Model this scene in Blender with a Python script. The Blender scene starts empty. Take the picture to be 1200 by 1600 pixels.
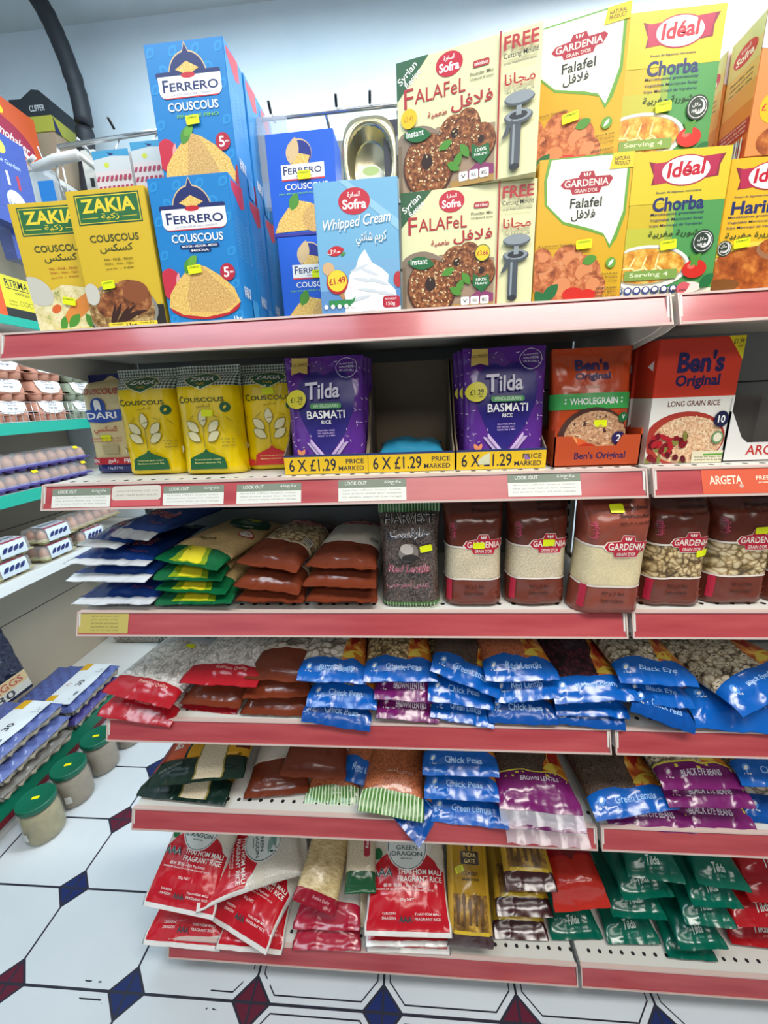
import bpy, bmesh, math, random
from bisect import bisect_right
from mathutils import Vector, Matrix, noise
PI = math.pi
SC = bpy.context.scene
COL = SC.collection
RND = random.Random(7)

# ------------------------------------------------------------------ camera, world, lights, exposure
F_PX = 620.94
CAM = Vector((0.6456, -0.6372, 1.4142))
RW = Matrix.Rotation(0.0811, 3, 'Z') @ Matrix.Rotation(-0.2735, 3, 'X') @ Matrix.Rotation(0.0418, 3, 'Y')
cd = bpy.data.cameras.new('camera'); cam = bpy.data.objects.new('camera', cd); COL.objects.link(cam)
cam.matrix_world = Matrix.Translation(CAM) @ (RW @ Matrix.Rotation(PI / 2, 3, 'X')).to_4x4()
cd.sensor_fit = 'VERTICAL'; cd.sensor_height = 36.0; cd.lens = 36.0 * F_PX / 1600.0
cd.clip_start = 0.02; cd.clip_end = 50
SC.camera = cam
w = bpy.data.worlds.new('shop_ambient'); SC.world = w; w.use_nodes = True
w.node_tree.nodes['Background'].inputs[0].default_value = (0.80, 0.90, 1.0, 1)
w.node_tree.nodes['Background'].inputs[1].default_value = 0.13
def area(name, loc, target, sx, sy, power, col):
    l = bpy.data.lights.new(name, 'AREA'); l.shape = 'RECTANGLE'; l.size = sx; l.size_y = sy; l.energy = power; l.color = col
    o = bpy.data.objects.new(name, l); COL.objects.link(o); o.location = loc
    o.rotation_euler = (Vector(target) - Vector(loc)).to_track_quat('-Z', 'Y').to_euler()
    return o
area('ceiling_lamp_aisle', (1.35, -0.8, 2.88), (1.35, -0.8, 0), 1.3, 0.5, 43, (1.0, 0.95, 0.88))
area('ceiling_lamp_left', (-0.25, -0.75, 2.88), (-0.25, -0.75, 0), 1.2, 0.5, 20, (0.74, 0.89, 1.0))
area('ceiling_lamp_behind', (1.75, 0.75, 2.82), (1.75, 0.85, 0), 1.2, 0.4, 62, (1.0, 0.97, 0.92))
area('added_lamp_behind_left', (0.15, 0.62, 2.86), (0.15, 0.75, 0), 1.2, 0.4, 21, (0.70, 0.88, 1.0))  # unseen lamp, added to brighten the back wall
area('added_lamp_far_aisle', (1.1, -2.4, 2.88), (1.0, -1.9, 0), 2.2, 0.6, 30, (1.0, 0.95, 0.88))  # unseen extra lamp, put in as frontal fill for the second shelf
area('shopfront_daylight', (-1.0, -3.0, 1.9), (0.0, 0.4, 0.9), 2.0, 1.6, 6, (0.72, 0.86, 1.0))
SC.view_settings.view_transform = 'Standard'; SC.view_settings.look = 'None'
SC.view_settings.gamma = 1.0; SC.view_settings.use_curve_mapping = False
SC.view_settings.exposure = 0.1

# ------------------------------------------------------------------ geometry helpers
def U(px, py, x=None, y=None, z=None):
    """world point of the measured ray on a plane of the place"""
    d = RW @ Vector(((px - 600) / F_PX, 1, (800 - py) / F_PX))
    t = (y - CAM.y) / d.y if y is not None else ((z - CAM.z) / d.z if z is not None else (x - CAM.x) / d.x)
    return CAM + t * d
def lin(h):
    h = h.lstrip('#'); r = []
    for i in (0, 2, 4):
        c = int(h[i:i + 2], 16) / 255
        r.append(c / 12.92 if c <= 0.04045 else ((c + 0.055) / 1.055) ** 2.4)
    return (*r, 1)
_mats = {}
def nt(name):
    m = bpy.data.materials.new(name); m.use_nodes = True
    return m, m.node_tree, m.node_tree.nodes['Principled BSDF']
def M(h, rough=0.45, kind='', metal=0.0, alpha=1.0):
    """plain printed colour. kind: '' board or paper, 'film' crinkled plastic, 'gloss', 'matte'"""
    k = (h, rough, kind, metal, alpha)
    if k in _mats: return _mats[k]
    m, t, b = nt('colour_' + h.lstrip('#') + ('_' + kind if kind else ''))
    b.inputs['Base Color'].default_value = lin(h); b.inputs['Roughness'].default_value = rough
    b.inputs['Metallic'].default_value = metal; b.inputs['Alpha'].default_value = alpha
    if kind == 'film': crinkle(t, b)
    _mats[k] = m
    return m
def crinkle(t, b, rough=0.2, amt=0.55):
    b.inputs['Roughness'].default_value = rough
    b.inputs['Coat Weight'].default_value = 0.18; b.inputs['Coat Roughness'].default_value = 0.06
    tc = t.nodes.new('ShaderNodeTexCoord'); mp = t.nodes.new('ShaderNodeMapping')
    n = t.nodes.new('ShaderNodeTexNoise'); n.noise_type = 'RIDGED_MULTIFRACTAL'; n.inputs['Scale'].default_value = 1.0; n.inputs['Detail'].default_value = 2.0
    n.inputs['Distortion'].default_value = 0.6; n.normalize = True
    mp.inputs['Scale'].default_value = (36, 22, 36)
    bp = t.nodes.new('ShaderNodeBump'); bp.inputs['Strength'].default_value = amt; bp.inputs['Distance'].default_value = 0.008
    t.links.new(tc.outputs['Object'], mp.inputs[0]); t.links.new(mp.outputs[0], n.inputs['Vector'])
    t.links.new(n.outputs[0], bp.inputs['Height']); t.links.new(bp.outputs[0], b.inputs['Normal'])
def FM(h, rough=0.24): return M(h, rough, 'film')
def ramp(t, stops):
    r = t.nodes.new('ShaderNodeValToRGB'); e = r.color_ramp.elements
    while len(e) < len(stops): e.new(0.5)
    for i, (p, c) in enumerate(stops): e[i].position = p; e[i].color = lin(c)
    return r
def beans(key, stops, scale, stretch=(1, 1, 1), spots=None, film=True):
    """a mass of pulses seen through clear film: one cell per bean"""
    k = ('beans', key)
    if k in _mats: return _mats[k]
    m, t, b = nt('pulses_' + key)
    tc = t.nodes.new('ShaderNodeTexCoord'); mp = t.nodes.new('ShaderNodeMapping'); mp.inputs['Scale'].default_value = stretch
    wn = t.nodes.new('ShaderNodeTexNoise'); wn.inputs['Scale'].default_value = scale * 0.45
    mx = t.nodes.new('ShaderNodeMix'); mx.data_type = 'RGBA'; mx.blend_type = 'LINEAR_LIGHT'; mx.inputs[0].default_value = 0.012
    v = t.nodes.new('ShaderNodeTexVoronoi'); v.inputs['Scale'].default_value = scale
    ve = t.nodes.new('ShaderNodeTexVoronoi'); ve.feature = 'DISTANCE_TO_EDGE'; ve.inputs['Scale'].default_value = scale
    gp = t.nodes.new('ShaderNodeMapRange'); gp.inputs[1].default_value = 0; gp.inputs[2].default_value = 0.36; gp.inputs[3].default_value = 0.8; gp.inputs[4].default_value = 0.0
    t.links.new(tc.outputs['UV'], mp.inputs[0]); t.links.new(mp.outputs[0], wn.inputs['Vector'])
    t.links.new(mp.outputs[0], mx.inputs[6]); t.links.new(wn.outputs[1], mx.inputs[7]); t.links.new(mx.outputs[2], v.inputs['Vector']); t.links.new(mx.outputs[2], ve.inputs['Vector']); t.links.new(ve.outputs['Distance'], gp.inputs[0])
    r = ramp(t, stops); av = t.nodes.new('ShaderNodeMath'); av.operation = 'MULTIPLY_ADD'; av.inputs[1].default_value = 0.55; hv = t.nodes.new('ShaderNodeMath'); hv.operation = 'MULTIPLY'; hv.inputs[1].default_value = 0.45  # ramp darkens towards the gaps between beans: shade put into the colour
    t.links.new(gp.outputs[0], hv.inputs[0]); t.links.new(v.outputs['Distance'], av.inputs[0]); t.links.new(hv.outputs[0], av.inputs[2]); t.links.new(av.outputs[0], r.inputs[0]); rout = r.outputs[0]
    if spots:
        lt = t.nodes.new('ShaderNodeMath'); lt.operation = 'LESS_THAN'; lt.inputs[1].default_value = 0.17; t.links.new(v.outputs['Distance'], lt.inputs[0])
        sm = t.nodes.new('ShaderNodeMix'); sm.data_type = 'RGBA'; sm.inputs[7].default_value = lin(spots); t.links.new(lt.outputs[0], sm.inputs[0]); t.links.new(rout, sm.inputs[6]); rout = sm.outputs[2]
    hs = t.nodes.new('ShaderNodeHueSaturation'); sp = t.nodes.new('ShaderNodeSeparateColor')
    mr = t.nodes.new('ShaderNodeMapRange'); mr.inputs[3].default_value = 0.8; mr.inputs[4].default_value = 1.12
    t.links.new(v.outputs['Color'], sp.inputs[0]); t.links.new(sp.outputs[0], mr.inputs[0]); t.links.new(mr.outputs[0], hs.inputs['Value'])
    t.links.new(rout, hs.inputs['Color']); t.links.new(hs.outputs[0], b.inputs['Base Color'])
    bp = t.nodes.new('ShaderNodeBump'); bp.invert = True; bp.inputs['Strength'].default_value = 0.2; bp.inputs['Distance'].default_value = 0.0018
    t.links.new(av.outputs[0], bp.inputs['Height']); t.links.new(bp.outputs[0], b.inputs['Normal'])
    b.inputs['Roughness'].default_value = 0.4; b.inputs['Coat Weight'].default_value = 0.5 if film else 0; b.inputs['Coat Roughness'].default_value = 0.1
    _mats[k] = m
    return m
def grain(key, stops, scale, film=True, stretch=(1, 1, 1), detail=3):
    """fine speckled mass or printed food picture: noise through a ramp"""
    k = ('grain', key)
    if k in _mats: return _mats[k]
    m, t, b = nt('grain_' + key)
    tc = t.nodes.new('ShaderNodeTexCoord'); mp = t.nodes.new('ShaderNodeMapping'); mp.inputs['Scale'].default_value = stretch
    n = t.nodes.new('ShaderNodeTexNoise'); n.inputs['Scale'].default_value = scale; n.inputs['Detail'].default_value = detail
    n.inputs['Roughness'].default_value = 0.65
    r = ramp(t, stops)
    t.links.new(tc.outputs['UV'], mp.inputs[0]); t.links.new(mp.outputs[0], n.inputs['Vector']); t.links.new(n.outputs[0], r.inputs[0]); t.links.new(r.outputs[0], b.inputs['Base Color'])
    b.inputs['Roughness'].default_value = 0.4
    if film: crinkle(t, b, 0.3, 0.25)
    _mats[k] = m
    return m

class MB:
    """gathers faces of one part, then links them as ONE mesh object"""
    def __init__(s): s.v = []; s.f = []; s.m = []; s.uv = []; s.sm = []; s.mats = []
    def mi(s, mat):
        if mat not in s.mats: s.mats.append(mat)
        return s.mats.index(mat)
    def add(s, vs, fs, mat, smooth=False, uvs=None):
        o = len(s.v); s.v += [tuple(p) for p in vs]; s.uv += (uvs or [(p[0] + p[1], p[2]) for p in vs]); i = s.mi(mat)
        for f in fs: s.f.append([o + k for k in f]); s.m.append(i); s.sm.append(smooth)
    def box(s, x0, y0, z0, x1, y1, z1, mat, bev=0.0):
        bm = bmesh.new(); bmesh.ops.create_cube(bm, size=1)
        for v in bm.verts: v.co = Vector(((x0 + x1) / 2 + v.co.x * (x1 - x0), (y0 + y1) / 2 + v.co.y * (y1 - y0), (z0 + z1) / 2 + v.co.z * (z1 - z0)))
        if bev: bmesh.ops.bevel(bm, geom=bm.edges[:], offset=bev, segments=2, affect='EDGES')
        s.bm(bm, mat)
    def bm(s, bm, mat, smooth=False, mtx=None):
        bm.verts.index_update(); vs = [(mtx @ v.co) if mtx else v.co.copy() for v in bm.verts]
        s.add(vs, [[v.index for v in f.verts] for f in bm.faces], mat, smooth); bm.free()
    def tube(s, pts, r, mat, n=10, closed=False):
        pts = [Vector(p) for p in pts]; k = len(pts); vs = []; fs = []
        rr = r if isinstance(r, (list, tuple)) else [r] * k
        up = Vector((0, 0, 1))
        for i, p in enumerate(pts):
            d = (pts[min(i + 1, k - 1)] - pts[max(i - 1, 0)]).normalized()
            a = d.cross(up)
            if a.length < 0.1: a = d.cross(Vector((1, 0, 0)))
            a.normalize(); b = a.cross(d).normalized()
            for j in range(n): an = 2 * PI * j / n; vs.append(p + (a * math.cos(an) + b * math.sin(an)) * rr[i])
        for i in range(k - 1):
            for j in range(n): fs.append([i * n + j, i * n + (j + 1) % n, (i + 1) * n + (j + 1) % n, (i + 1) * n + j])
        fs += [list(range(n))[::-1], [(k - 1) * n + j for j in range(n)]]
        s.add(vs, fs, mat, True)
    def lathe(s, prof, mat, n=32, loc=(0, 0, 0), sx=1, sy=1, wob=0):
        vs = []; fs = []
        for i, (r, z) in enumerate(prof):
            for j in range(n):
                a = 2 * PI * j / n; q = 1 + wob * noise.noise(Vector((math.cos(a) * 3, math.sin(a) * 3, z * 40 + loc[1] * 9)))
                vs.append((loc[0] + r * q * math.cos(a) * sx, loc[1] + r * q * math.sin(a) * sy, loc[2] + z))
        for i in range(len(prof) - 1):
            for j in range(n): fs.append([i * n + j, i * n + (j + 1) % n, (i + 1) * n + (j + 1) % n, (i + 1) * n + j])
        fs += [list(range(n))[::-1], [(len(prof) - 1) * n + j for j in range(n)]]
        s.add(vs, fs, mat, True)
    def ell(s, c, r, mat, seg=14, rings=9, egg=0.0):
        vs = []; fs = []
        for i in range(rings + 1):
            t = PI * i / rings
            for j in range(seg):
                a = 2 * PI * j / seg; k = 1 - egg * math.cos(t)
                vs.append((c[0] + r[0] * k * math.sin(t) * math.cos(a), c[1] + r[1] * k * math.sin(t) * math.sin(a), c[2] + r[2] * math.cos(t)))
        for i in range(rings):
            for j in range(seg): fs.append([i * seg + j, (i + 1) * seg + j, (i + 1) * seg + (j + 1) % seg, i * seg + (j + 1) % seg])
        s.add(vs, fs, mat, True)
    def mesh(s, name):
        me = bpy.data.meshes.new(name); me.from_pydata(s.v, [], s.f)
        for m in s.mats: me.materials.append(m)
        me.polygons.foreach_set('material_index', s.m); me.polygons.foreach_set('use_smooth', s.sm)
        ul = me.uv_layers.new(name='uv'); li = [0] * len(me.loops); me.loops.foreach_get('vertex_index', li)
        fl = []
        for i in li: fl += s.uv[i][:2]
        ul.data.foreach_set('uv', fl); me.update()
        return me
    def build(s, name, parent=None): return ob(name, s.mesh(name), parent)
def ob(name, me, parent=None):
    o = bpy.data.objects.new(name, me); COL.objects.link(o)
    if parent: o.parent = parent
    return o
def empty(name, loc=(0, 0, 0), rz=0):
    o = bpy.data.objects.new(name, None); COL.objects.link(o); o.location = loc; o.rotation_euler = (0, 0, rz); o.empty_display_size = 0.05
    return o
def tag(o, label, cat, group=None):
    o['label'] = label; o['category'] = cat
    if group: o['group'] = group
    return o
def struct(o): o['kind'] = 'structure'; return o

# ------------------------------------------------------------------ printing: lettering and shapes laid on a face
_AR = {'ا': (0xFE8D, 2), 'ب': (0xFE8F, 4), 'ة': (0xFE93, 2), 'ت': (0xFE95, 4), 'ج': (0xFE9D, 4), 'ح': (0xFEA1, 4), 'د': (0xFEA9, 2), 'ر': (0xFEAD, 2), 'ز': (0xFEAF, 2),
       'س': (0xFEB1, 4), 'ش': (0xFEB5, 4), 'ص': (0xFEB9, 4), 'ط': (0xFEC1, 4), 'ع': (0xFEC9, 4), 'غ': (0xFECD, 4), 'ف': (0xFED1, 4), 'ق': (0xFED5, 4), 'ك': (0xFED9, 4),
       'ل': (0xFEDD, 4), 'م': (0xFEE1, 4), 'ن': (0xFEE5, 4), 'ه': (0xFEE9, 4), 'و': (0xFEED, 2), 'ي': (0xFEF1, 4), '\u0001': (0xFEFB, 2)}
def arabic(s):
    s = s.replace('لا', '\u0001'); out = []
    for i, c in enumerate(s):
        if c not in _AR: out.append(c); continue
        b, n = _AR[c]; p = i > 0 and s[i - 1] in _AR and _AR[s[i - 1]][1] == 4; q = n == 4 and i + 1 < len(s) and s[i + 1] in _AR
        out.append(chr(b + (3 if p and q else 1 if p else 2 if q else 0)))
    return ''.join(reversed(out))
_tx = {}
def glyphs(s, bold, shear):
    k = (s, bold, shear)
    if k in _tx: return _tx[k]
    c = bpy.data.curves.new('lettering', 'FONT'); c.body = arabic(s) if any(x in _AR for x in s) else s
    c.offset = bold; c.shear = shear; c.resolution_u = 3
    o = bpy.data.objects.new('lettering', c); COL.objects.link(o)
    me = bpy.data.meshes.new_from_object(o.evaluated_get(bpy.context.evaluated_depsgraph_get()))
    vs = [(v.co.x, v.co.y) for v in me.vertices]; fs = [list(p.vertices) for p in me.polygons]
    bpy.data.objects.remove(o); bpy.data.curves.remove(c); bpy.data.meshes.remove(me)
    x0 = min(v[0] for v in vs); x1 = max(v[0] for v in vs); y0 = min(v[1] for v in vs); y1 = max(v[1] for v in vs)
    _tx[k] = ([((x - x0) / (x1 - x0 or 1), (y - y0) / (y1 - y0 or 1)) for x, y in vs], fs, (x1 - x0) / (y1 - y0 or 1))
    return _tx[k]
class Art:
    """shapes in face coordinates: x 0..1 left to right, y 0..1 bottom to top"""
    def __init__(s, W, H, step=0.00004): s.W = W; s.H = H; s.it = []; s.z = 0.0; s.step = step
    def raw(s, vs, fs, mat): s.z += s.step; s.it.append((vs, fs, mat, s.z)); return s
    def poly(s, pts, mat): return s.raw(pts, [list(range(len(pts)))], mat)
    def rect(s, x0, y0, x1, y1, mat): return s.poly([(x0, y0), (x1, y0), (x1, y1), (x0, y1)], mat)
    def rrect(s, x0, y0, x1, y1, mat, r=0.01, rot=0):
        a = min(r, (x1 - x0) * s.W / 2.01, (y1 - y0) * s.H / 2.01); P = []
        for cx, cy, st in ((x1 * s.W - a, y1 * s.H - a, 0), (x0 * s.W + a, y1 * s.H - a, 1), (x0 * s.W + a, y0 * s.H + a, 2), (x1 * s.W - a, y0 * s.H + a, 3)):
            for i in range(5): t = (st + i / 4) * PI / 2; P.append((cx + a * math.cos(t), cy + a * math.sin(t)))
        return s.poly(s.spin(P, ((x0 + x1) / 2, (y0 + y1) / 2), rot), mat)
    def spin(s, P, c, rot):
        cx = c[0] * s.W; cy = c[1] * s.H; co = math.cos(rot); si = math.sin(rot)
        return [((cx + (x - cx) * co - (y - cy) * si) / s.W, (cy + (x - cx) * si + (y - cy) * co) / s.H) for x, y in P]
    def ell(s, cx, cy, rx, ry, mat, rot=0, n=28, a0=0, a1=2 * PI):
        """rx in face widths; ry in face heights, or None for a true circle"""
        ax = rx * s.W; ay = ry * s.H if ry is not None else ax
        P = [(cx * s.W + ax * math.cos(a0 + (a1 - a0) * i / n), cy * s.H + ay * math.sin(a0 + (a1 - a0) * i / n)) for i in range(n if a1 - a0 > 6.2 else n + 1)]
        return s.poly(s.spin(P, (cx, cy), rot), mat)
    def ring(s, cx, cy, rx, ry, w, mat, n=32):
        ax = rx * s.W; ay = ry * s.H if ry is not None else ax; vs = []; fs = []
        for i in range(n):
            c = math.cos(2 * PI * i / n); q = math.sin(2 * PI * i / n)
            vs += [((cx * s.W + ax * c) / s.W, (cy * s.H + ay * q) / s.H), ((cx * s.W + (ax - w) * c) / s.W, (cy * s.H + (ay - w) * q) / s.H)]
        for i in range(n): j = (i + 1) % n; fs.append([2 * i, 2 * j, 2 * j + 1, 2 * i + 1])
        return s.raw(vs, fs, mat)
    def text(s, t, x0, y0, x1, y1, mat, rot=0, bold=0.012, shear=0):
        v, f, a = glyphs(t, bold, shear)
        if rot:
            P = [((x0 + (x1 - x0) * p[0]) * s.W, (y0 + (y1 - y0) * p[1]) * s.H) for p in v]; v = s.spin(P, ((x0 + x1) / 2, (y0 + y1) / 2), rot)
        else: v = [(x0 + (x1 - x0) * p[0], y0 + (y1 - y0) * p[1]) for p in v]
        return s.raw(v, f, mat)
    def lines(s, rows, x0, x1, y1, dy, mat, h=0.55, seed=1, bold=0.01):
        for i, r in enumerate(rows): s.text(r, x0, y1 - (i + h) * dy, x1, y1 - i * dy, mat, bold=bold)
        return s
    def leaf(s, cx, cy, ln, wd, rot, mat):
        """pointed oval; ln and wd in metres"""
        P = []
        for i in range(9): t = i / 8; P.append((cx * s.W + ln * (t - .5), cy * s.H + wd * math.sin(PI * t) ** 0.8))
        for i in range(7, 0, -1): t = i / 8; P.append((cx * s.W + ln * (t - .5), cy * s.H - wd * math.sin(PI * t) ** 0.8))
        return s.poly(s.spin(P, (cx, cy), rot), mat)
    def speck(s, x0, y0, x1, y1, n, ln, wd, mats, seed, keep=None):
        r = random.Random(seed)
        for i in range(n):
            x = r.uniform(x0, x1); y = r.uniform(y0, y1)
            if keep is None or keep(x, y): s.z -= s.step * .85; s.leaf(x, y, ln, wd, r.uniform(0, PI), mats[i % len(mats)])
        s.z += s.step
        return s
    def put(s, mb, S, base=0.00012, us=None, vs=None):
        """lay the print on surface S(u, v, off), cut along the surface's own grid when it is curved"""
        bm = bmesh.new(); mats = []
        for v, f, mat, z in s.it:
            if mat not in mats: mats.append(mat)
            mi = mats.index(mat); bv = [bm.verts.new((min(max(p[0], 0), 1), min(max(p[1], 0), 1), z)) for p in v]
            for q in f:
                try: fc = bm.faces.new([bv[i] for i in q]); fc.material_index = mi
                except ValueError: pass
        if us:
            bmesh.ops.triangulate(bm, faces=[f for f in bm.faces if len(f.verts) > 4])
            xs = [v.co.x for v in bm.verts]; ys = [v.co.y for v in bm.verts]
            for u in us:
                if min(xs) < u < max(xs): bmesh.ops.bisect_plane(bm, geom=bm.verts[:] + bm.edges[:] + bm.faces[:], plane_co=(u, 0, 0), plane_no=(1, 0, 0), dist=1e-6)
            for q in vs:
                if min(ys) < q < max(ys): bmesh.ops.bisect_plane(bm, geom=bm.verts[:] + bm.edges[:] + bm.faces[:], plane_co=(0, q, 0), plane_no=(0, 1, 0), dist=1e-6)
        bm.verts.index_update(); V = []; UV = []
        kz = 3.2 if us else 1
        for v in bm.verts: V.append(S(v.co.x, v.co.y, base + v.co.z * kz)); UV.append((v.co.x * s.W, v.co.y * s.H))
        o = len(mb.v); mb.v += [tuple(p) for p in V]; mb.uv += UV; ids = [mb.mi(m) for m in mats]
        for f in bm.faces:
            mb.f.append([o + v.index for v in f.verts]); mb.m.append(ids[f.material_index]); mb.sm.append(bool(us))
        bm.free()
NEON = M('#e6f000', 0.5); NINK = M('#5a6a08', 0.6)
def sticker(parent, S, u, v, W, H, rot=0, w=0.021, h=0.0115, us=None, vs=None, off=0.0022):
    """neon price sticker stuck on a face of the product: a part of its own"""
    a = Art(W, H); du = w / W / 2; dv = h / H / 2
    a.rrect(u - du, v - dv, u + du, v + dv, NEON, 0.002, rot)
    a.text('SUPERMARKET', u - du * .8, v + dv * .25, u + du * .8, v + dv * .7, NINK, rot) if not us else None
    mb = MB(); a.put(mb, S, off, us, vs); return mb.build('price_sticker', parent)

# ------------------------------------------------------------------ cartons
def carton(name, W, D, H, body, front=None, left=None, right=None, top=None):
    """mesh of a folding carton; origin at the middle of its front bottom edge"""
    mb = MB(); mb.box(-W / 2, 0, 0, W / 2, D, H, body, 0.0008)
    fs = lambda u, v, o: (W * (u - .5), -o, H * v)
    if front: front.put(mb, fs)
    if left: left.put(mb, lambda u, v, o: (-W / 2 - o, D * (1 - u), H * v))
    if right: right.put(mb, lambda u, v, o: (W / 2 + o, D * u, H * v))
    if top: top.put(mb, lambda u, v, o: (W * (u - .5), D * v, H + o))
    return mb.mesh(name), fs

# ------------------------------------------------------------------ film bags
class Bag:
    def __init__(s, W, L, T, s0=0.016, s1=0.014, standing=False, pinch=0.07, bot=0.42, droop=0, dy=0.0, wr=0.0022, seed=1, n=2.4, full=1.0, top=0.72, curl=0, flare=0):
        s.__dict__.update(locals()); s.vs = None
    def t(s, y):
        L = s.L
        if s.standing:
            a = y / L; e = 1 - s.s1 / L
            if a < 0.03: k = 0.86 + 0.14 * (a / 0.03) ** .5
            elif a < s.top: k = 1.0
            elif a < e: q = (a - s.top) / (e - s.top); k = (1 - q ** 1.6) * .97 + .03
            else: k = 0.03
            return s.T * k
        a = (y - s.s0) / (L - s.s0 - s.s1)
        if a <= 0 or a >= 1: return 0.0012
        return max(0.0012, s.T * (1 - abs(2 * a - 1) ** 3.4) ** 0.62)
    def S(s, u, v, off=0):
        """point of the top sheet, read off the sheet's own grid so that print lies flush"""
        us, vs, T = s.us, s.vs, s.tab
        i = min(max(bisect_right(us, u) - 1, 0), len(us) - 2); j = min(max(bisect_right(vs, v) - 1, 0), len(vs) - 2)
        f = (u - us[i]) / (us[i + 1] - us[i]); g = (v - vs[j]) / (vs[j + 1] - vs[j])
        a, b, c, d = T[j][i], T[j][i + 1], T[j + 1][i], T[j + 1][i + 1]
        N = s.nrm; n = (N[j][i] * (1 - f) + N[j][i + 1] * f) * (1 - g) + (N[j + 1][i] * (1 - f) + N[j + 1][i + 1] * f) * g
        return (a * (1 - f) + b * f) * (1 - g) + (c * (1 - f) + d * f) * g + n * off
    def table(s):
        us, vs = s.us, s.vs; T = [[Vector(s.P(u, v, 1)) for u in us] for v in vs]; nu = len(us); nv = len(vs); s.tab = T; s.nrm = []
        for j in range(nv):
            row = []
            for i in range(nu):
                n = (T[j][min(i + 1, nu - 1)] - T[j][max(i - 1, 0)]).cross(T[min(j + 1, nv - 1)][i] - T[max(j - 1, 0)][i])
                row.append(n.normalized() if n.length > 1e-14 else Vector((0, 0, 1)))
            s.nrm.append(row)
    def P(s, u, v, side):
        y = v * s.L; t = s.t(y); k = t / s.T
        W = s.W * (1 - s.pinch * k) if not s.standing else s.W * (1 - s.pinch * (1 - k) * -.4 - s.pinch * .5 * math.sin(PI * min(v / .9, 1)))
        e = min(abs(2 * u - 1), 1); n = (2.6 + 2.6 * k) if s.standing else s.n
        z = t * max(0, 1 - e ** n) ** (1 / 2.1) * ((1 - s.bot) if side > 0 else -s.bot)
        x = W * (u - .5)
        q = Vector((x * 26 + s.seed * 7.3, y * 26, s.seed * 3.1 + side))
        env = min(1, k * 1.6) * (1 - e ** 4)
        z += s.wr * env * (noise.noise(q) + .6 * noise.noise(q * 2.3))
        d0 = abs(y - s.s0) if not s.standing else 9; d1 = abs(y - (s.L - s.s1)); d = min(d0, d1)
        pl = noise.noise(Vector((x * 70 + s.seed, d * 9, s.seed * 1.7)))
        z += s.wr * 1.5 * pl * math.exp(-d / 0.022) * (1 - e ** 6) * min(1, (d + .004) / .01)
        if not s.standing:
            if y < s.s0: z += .0035 * noise.noise(Vector((x * 24, s.seed * 5.1, 0))) * (1 - y / s.s0) + s.curl * (1 - y / s.s0) * (2 * u - 1) ** 2
        elif v > 1 - s.s1 / s.L - .02: z += .006 * noise.noise(Vector((x * 20, s.seed * 4.1, 0)))
        x *= 1 + s.flare * max(0, 1 - y / .05)
        if s.droop:
            yd = s.s0 + s.dy
            if y < yd:
                a = s.droop * min(1, (yd - y) / .014); dd = yd - y
                z -= dd * math.sin(a); y = yd - dd * math.cos(a)
        return (x, y, z)
    def grid(s, extra=()):
        nu = 20; us = [.5 - .5 * math.cos(PI * i / nu) for i in range(nu + 1)]
        us = [0.6 * a + 0.4 * i / nu for i, a in enumerate(us)]
        ys = [s.s0 * q for q in (0, .5, 1)] if not s.standing else [0, .006, .015]
        a = ys[-1]; b = s.L - s.s1; nv = max(10, int((b - a) / .0095))
        ys += [a + (b - a) * (.6 * (i / nv) + .4 * (.5 - .5 * math.cos(PI * i / nv))) for i in range(1, nv + 1)] + [s.L - s.s1 * .5, s.L]
        vs = sorted(set([round(y / s.L, 5) for y in ys] + [round(e, 5) for e in extra]))
        vs = [v for i, v in enumerate(vs) if i == 0 or v - vs[i - 1] > .002 or v in extra]
        s.us = us; s.vs = vs; return us, vs
    def mesh(s, name, bands, art=None, off=0.0006):
        """bands: [(v_end, material), ...] from the front edge (or the base) to the far end"""
        us, vs = s.grid([b[0] for b in bands[:-1]]); mb = MB(); nu = len(us); s.table()
        for side in (1, -1):
            for i in range(len(vs) - 1):
                c = (vs[i] + vs[i + 1]) / 2; mat = next((m for e, m in bands if c < e), bands[-1][1])
                A = [s.P(u, vs[i], side) for u in us]; B = [s.P(u, vs[i + 1], side) for u in us]
                uv = [(u * s.W, vs[i] * s.L) for u in us] + [(u * s.W, vs[i + 1] * s.L) for u in us]
                fs = [[j, j + 1, nu + j + 1, nu + j] if side > 0 else [j + 1, j, nu + j, nu + j + 1] for j in range(nu - 1)]
                mb.add(A + B, fs, mat, True, uv)
        if s.standing:
            A = [s.P(u, 0, 1) for u in us]; B = [s.P(u, 0, -1) for u in us]
            mb.add(A + B, [[j, nu + j, nu + j + 1, j + 1] for j in range(nu - 1)], bands[0][1])
        if art: art.put(mb, s.S, off, us[1:-1], vs[1:-1])
        me = mb.mesh(name)
        bm = bmesh.new(); bm.from_mesh(me); bmesh.ops.remove_doubles(bm, verts=bm.verts, dist=1e-7); bm.to_mesh(me); bm.free()
        return me
    def tag_sticker(s, parent, u, v, rot=0, w=0.021, h=0.0115): return sticker(parent, s.S, u, v, s.W, s.L, rot, w, h, s.us, s.vs)

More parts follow.
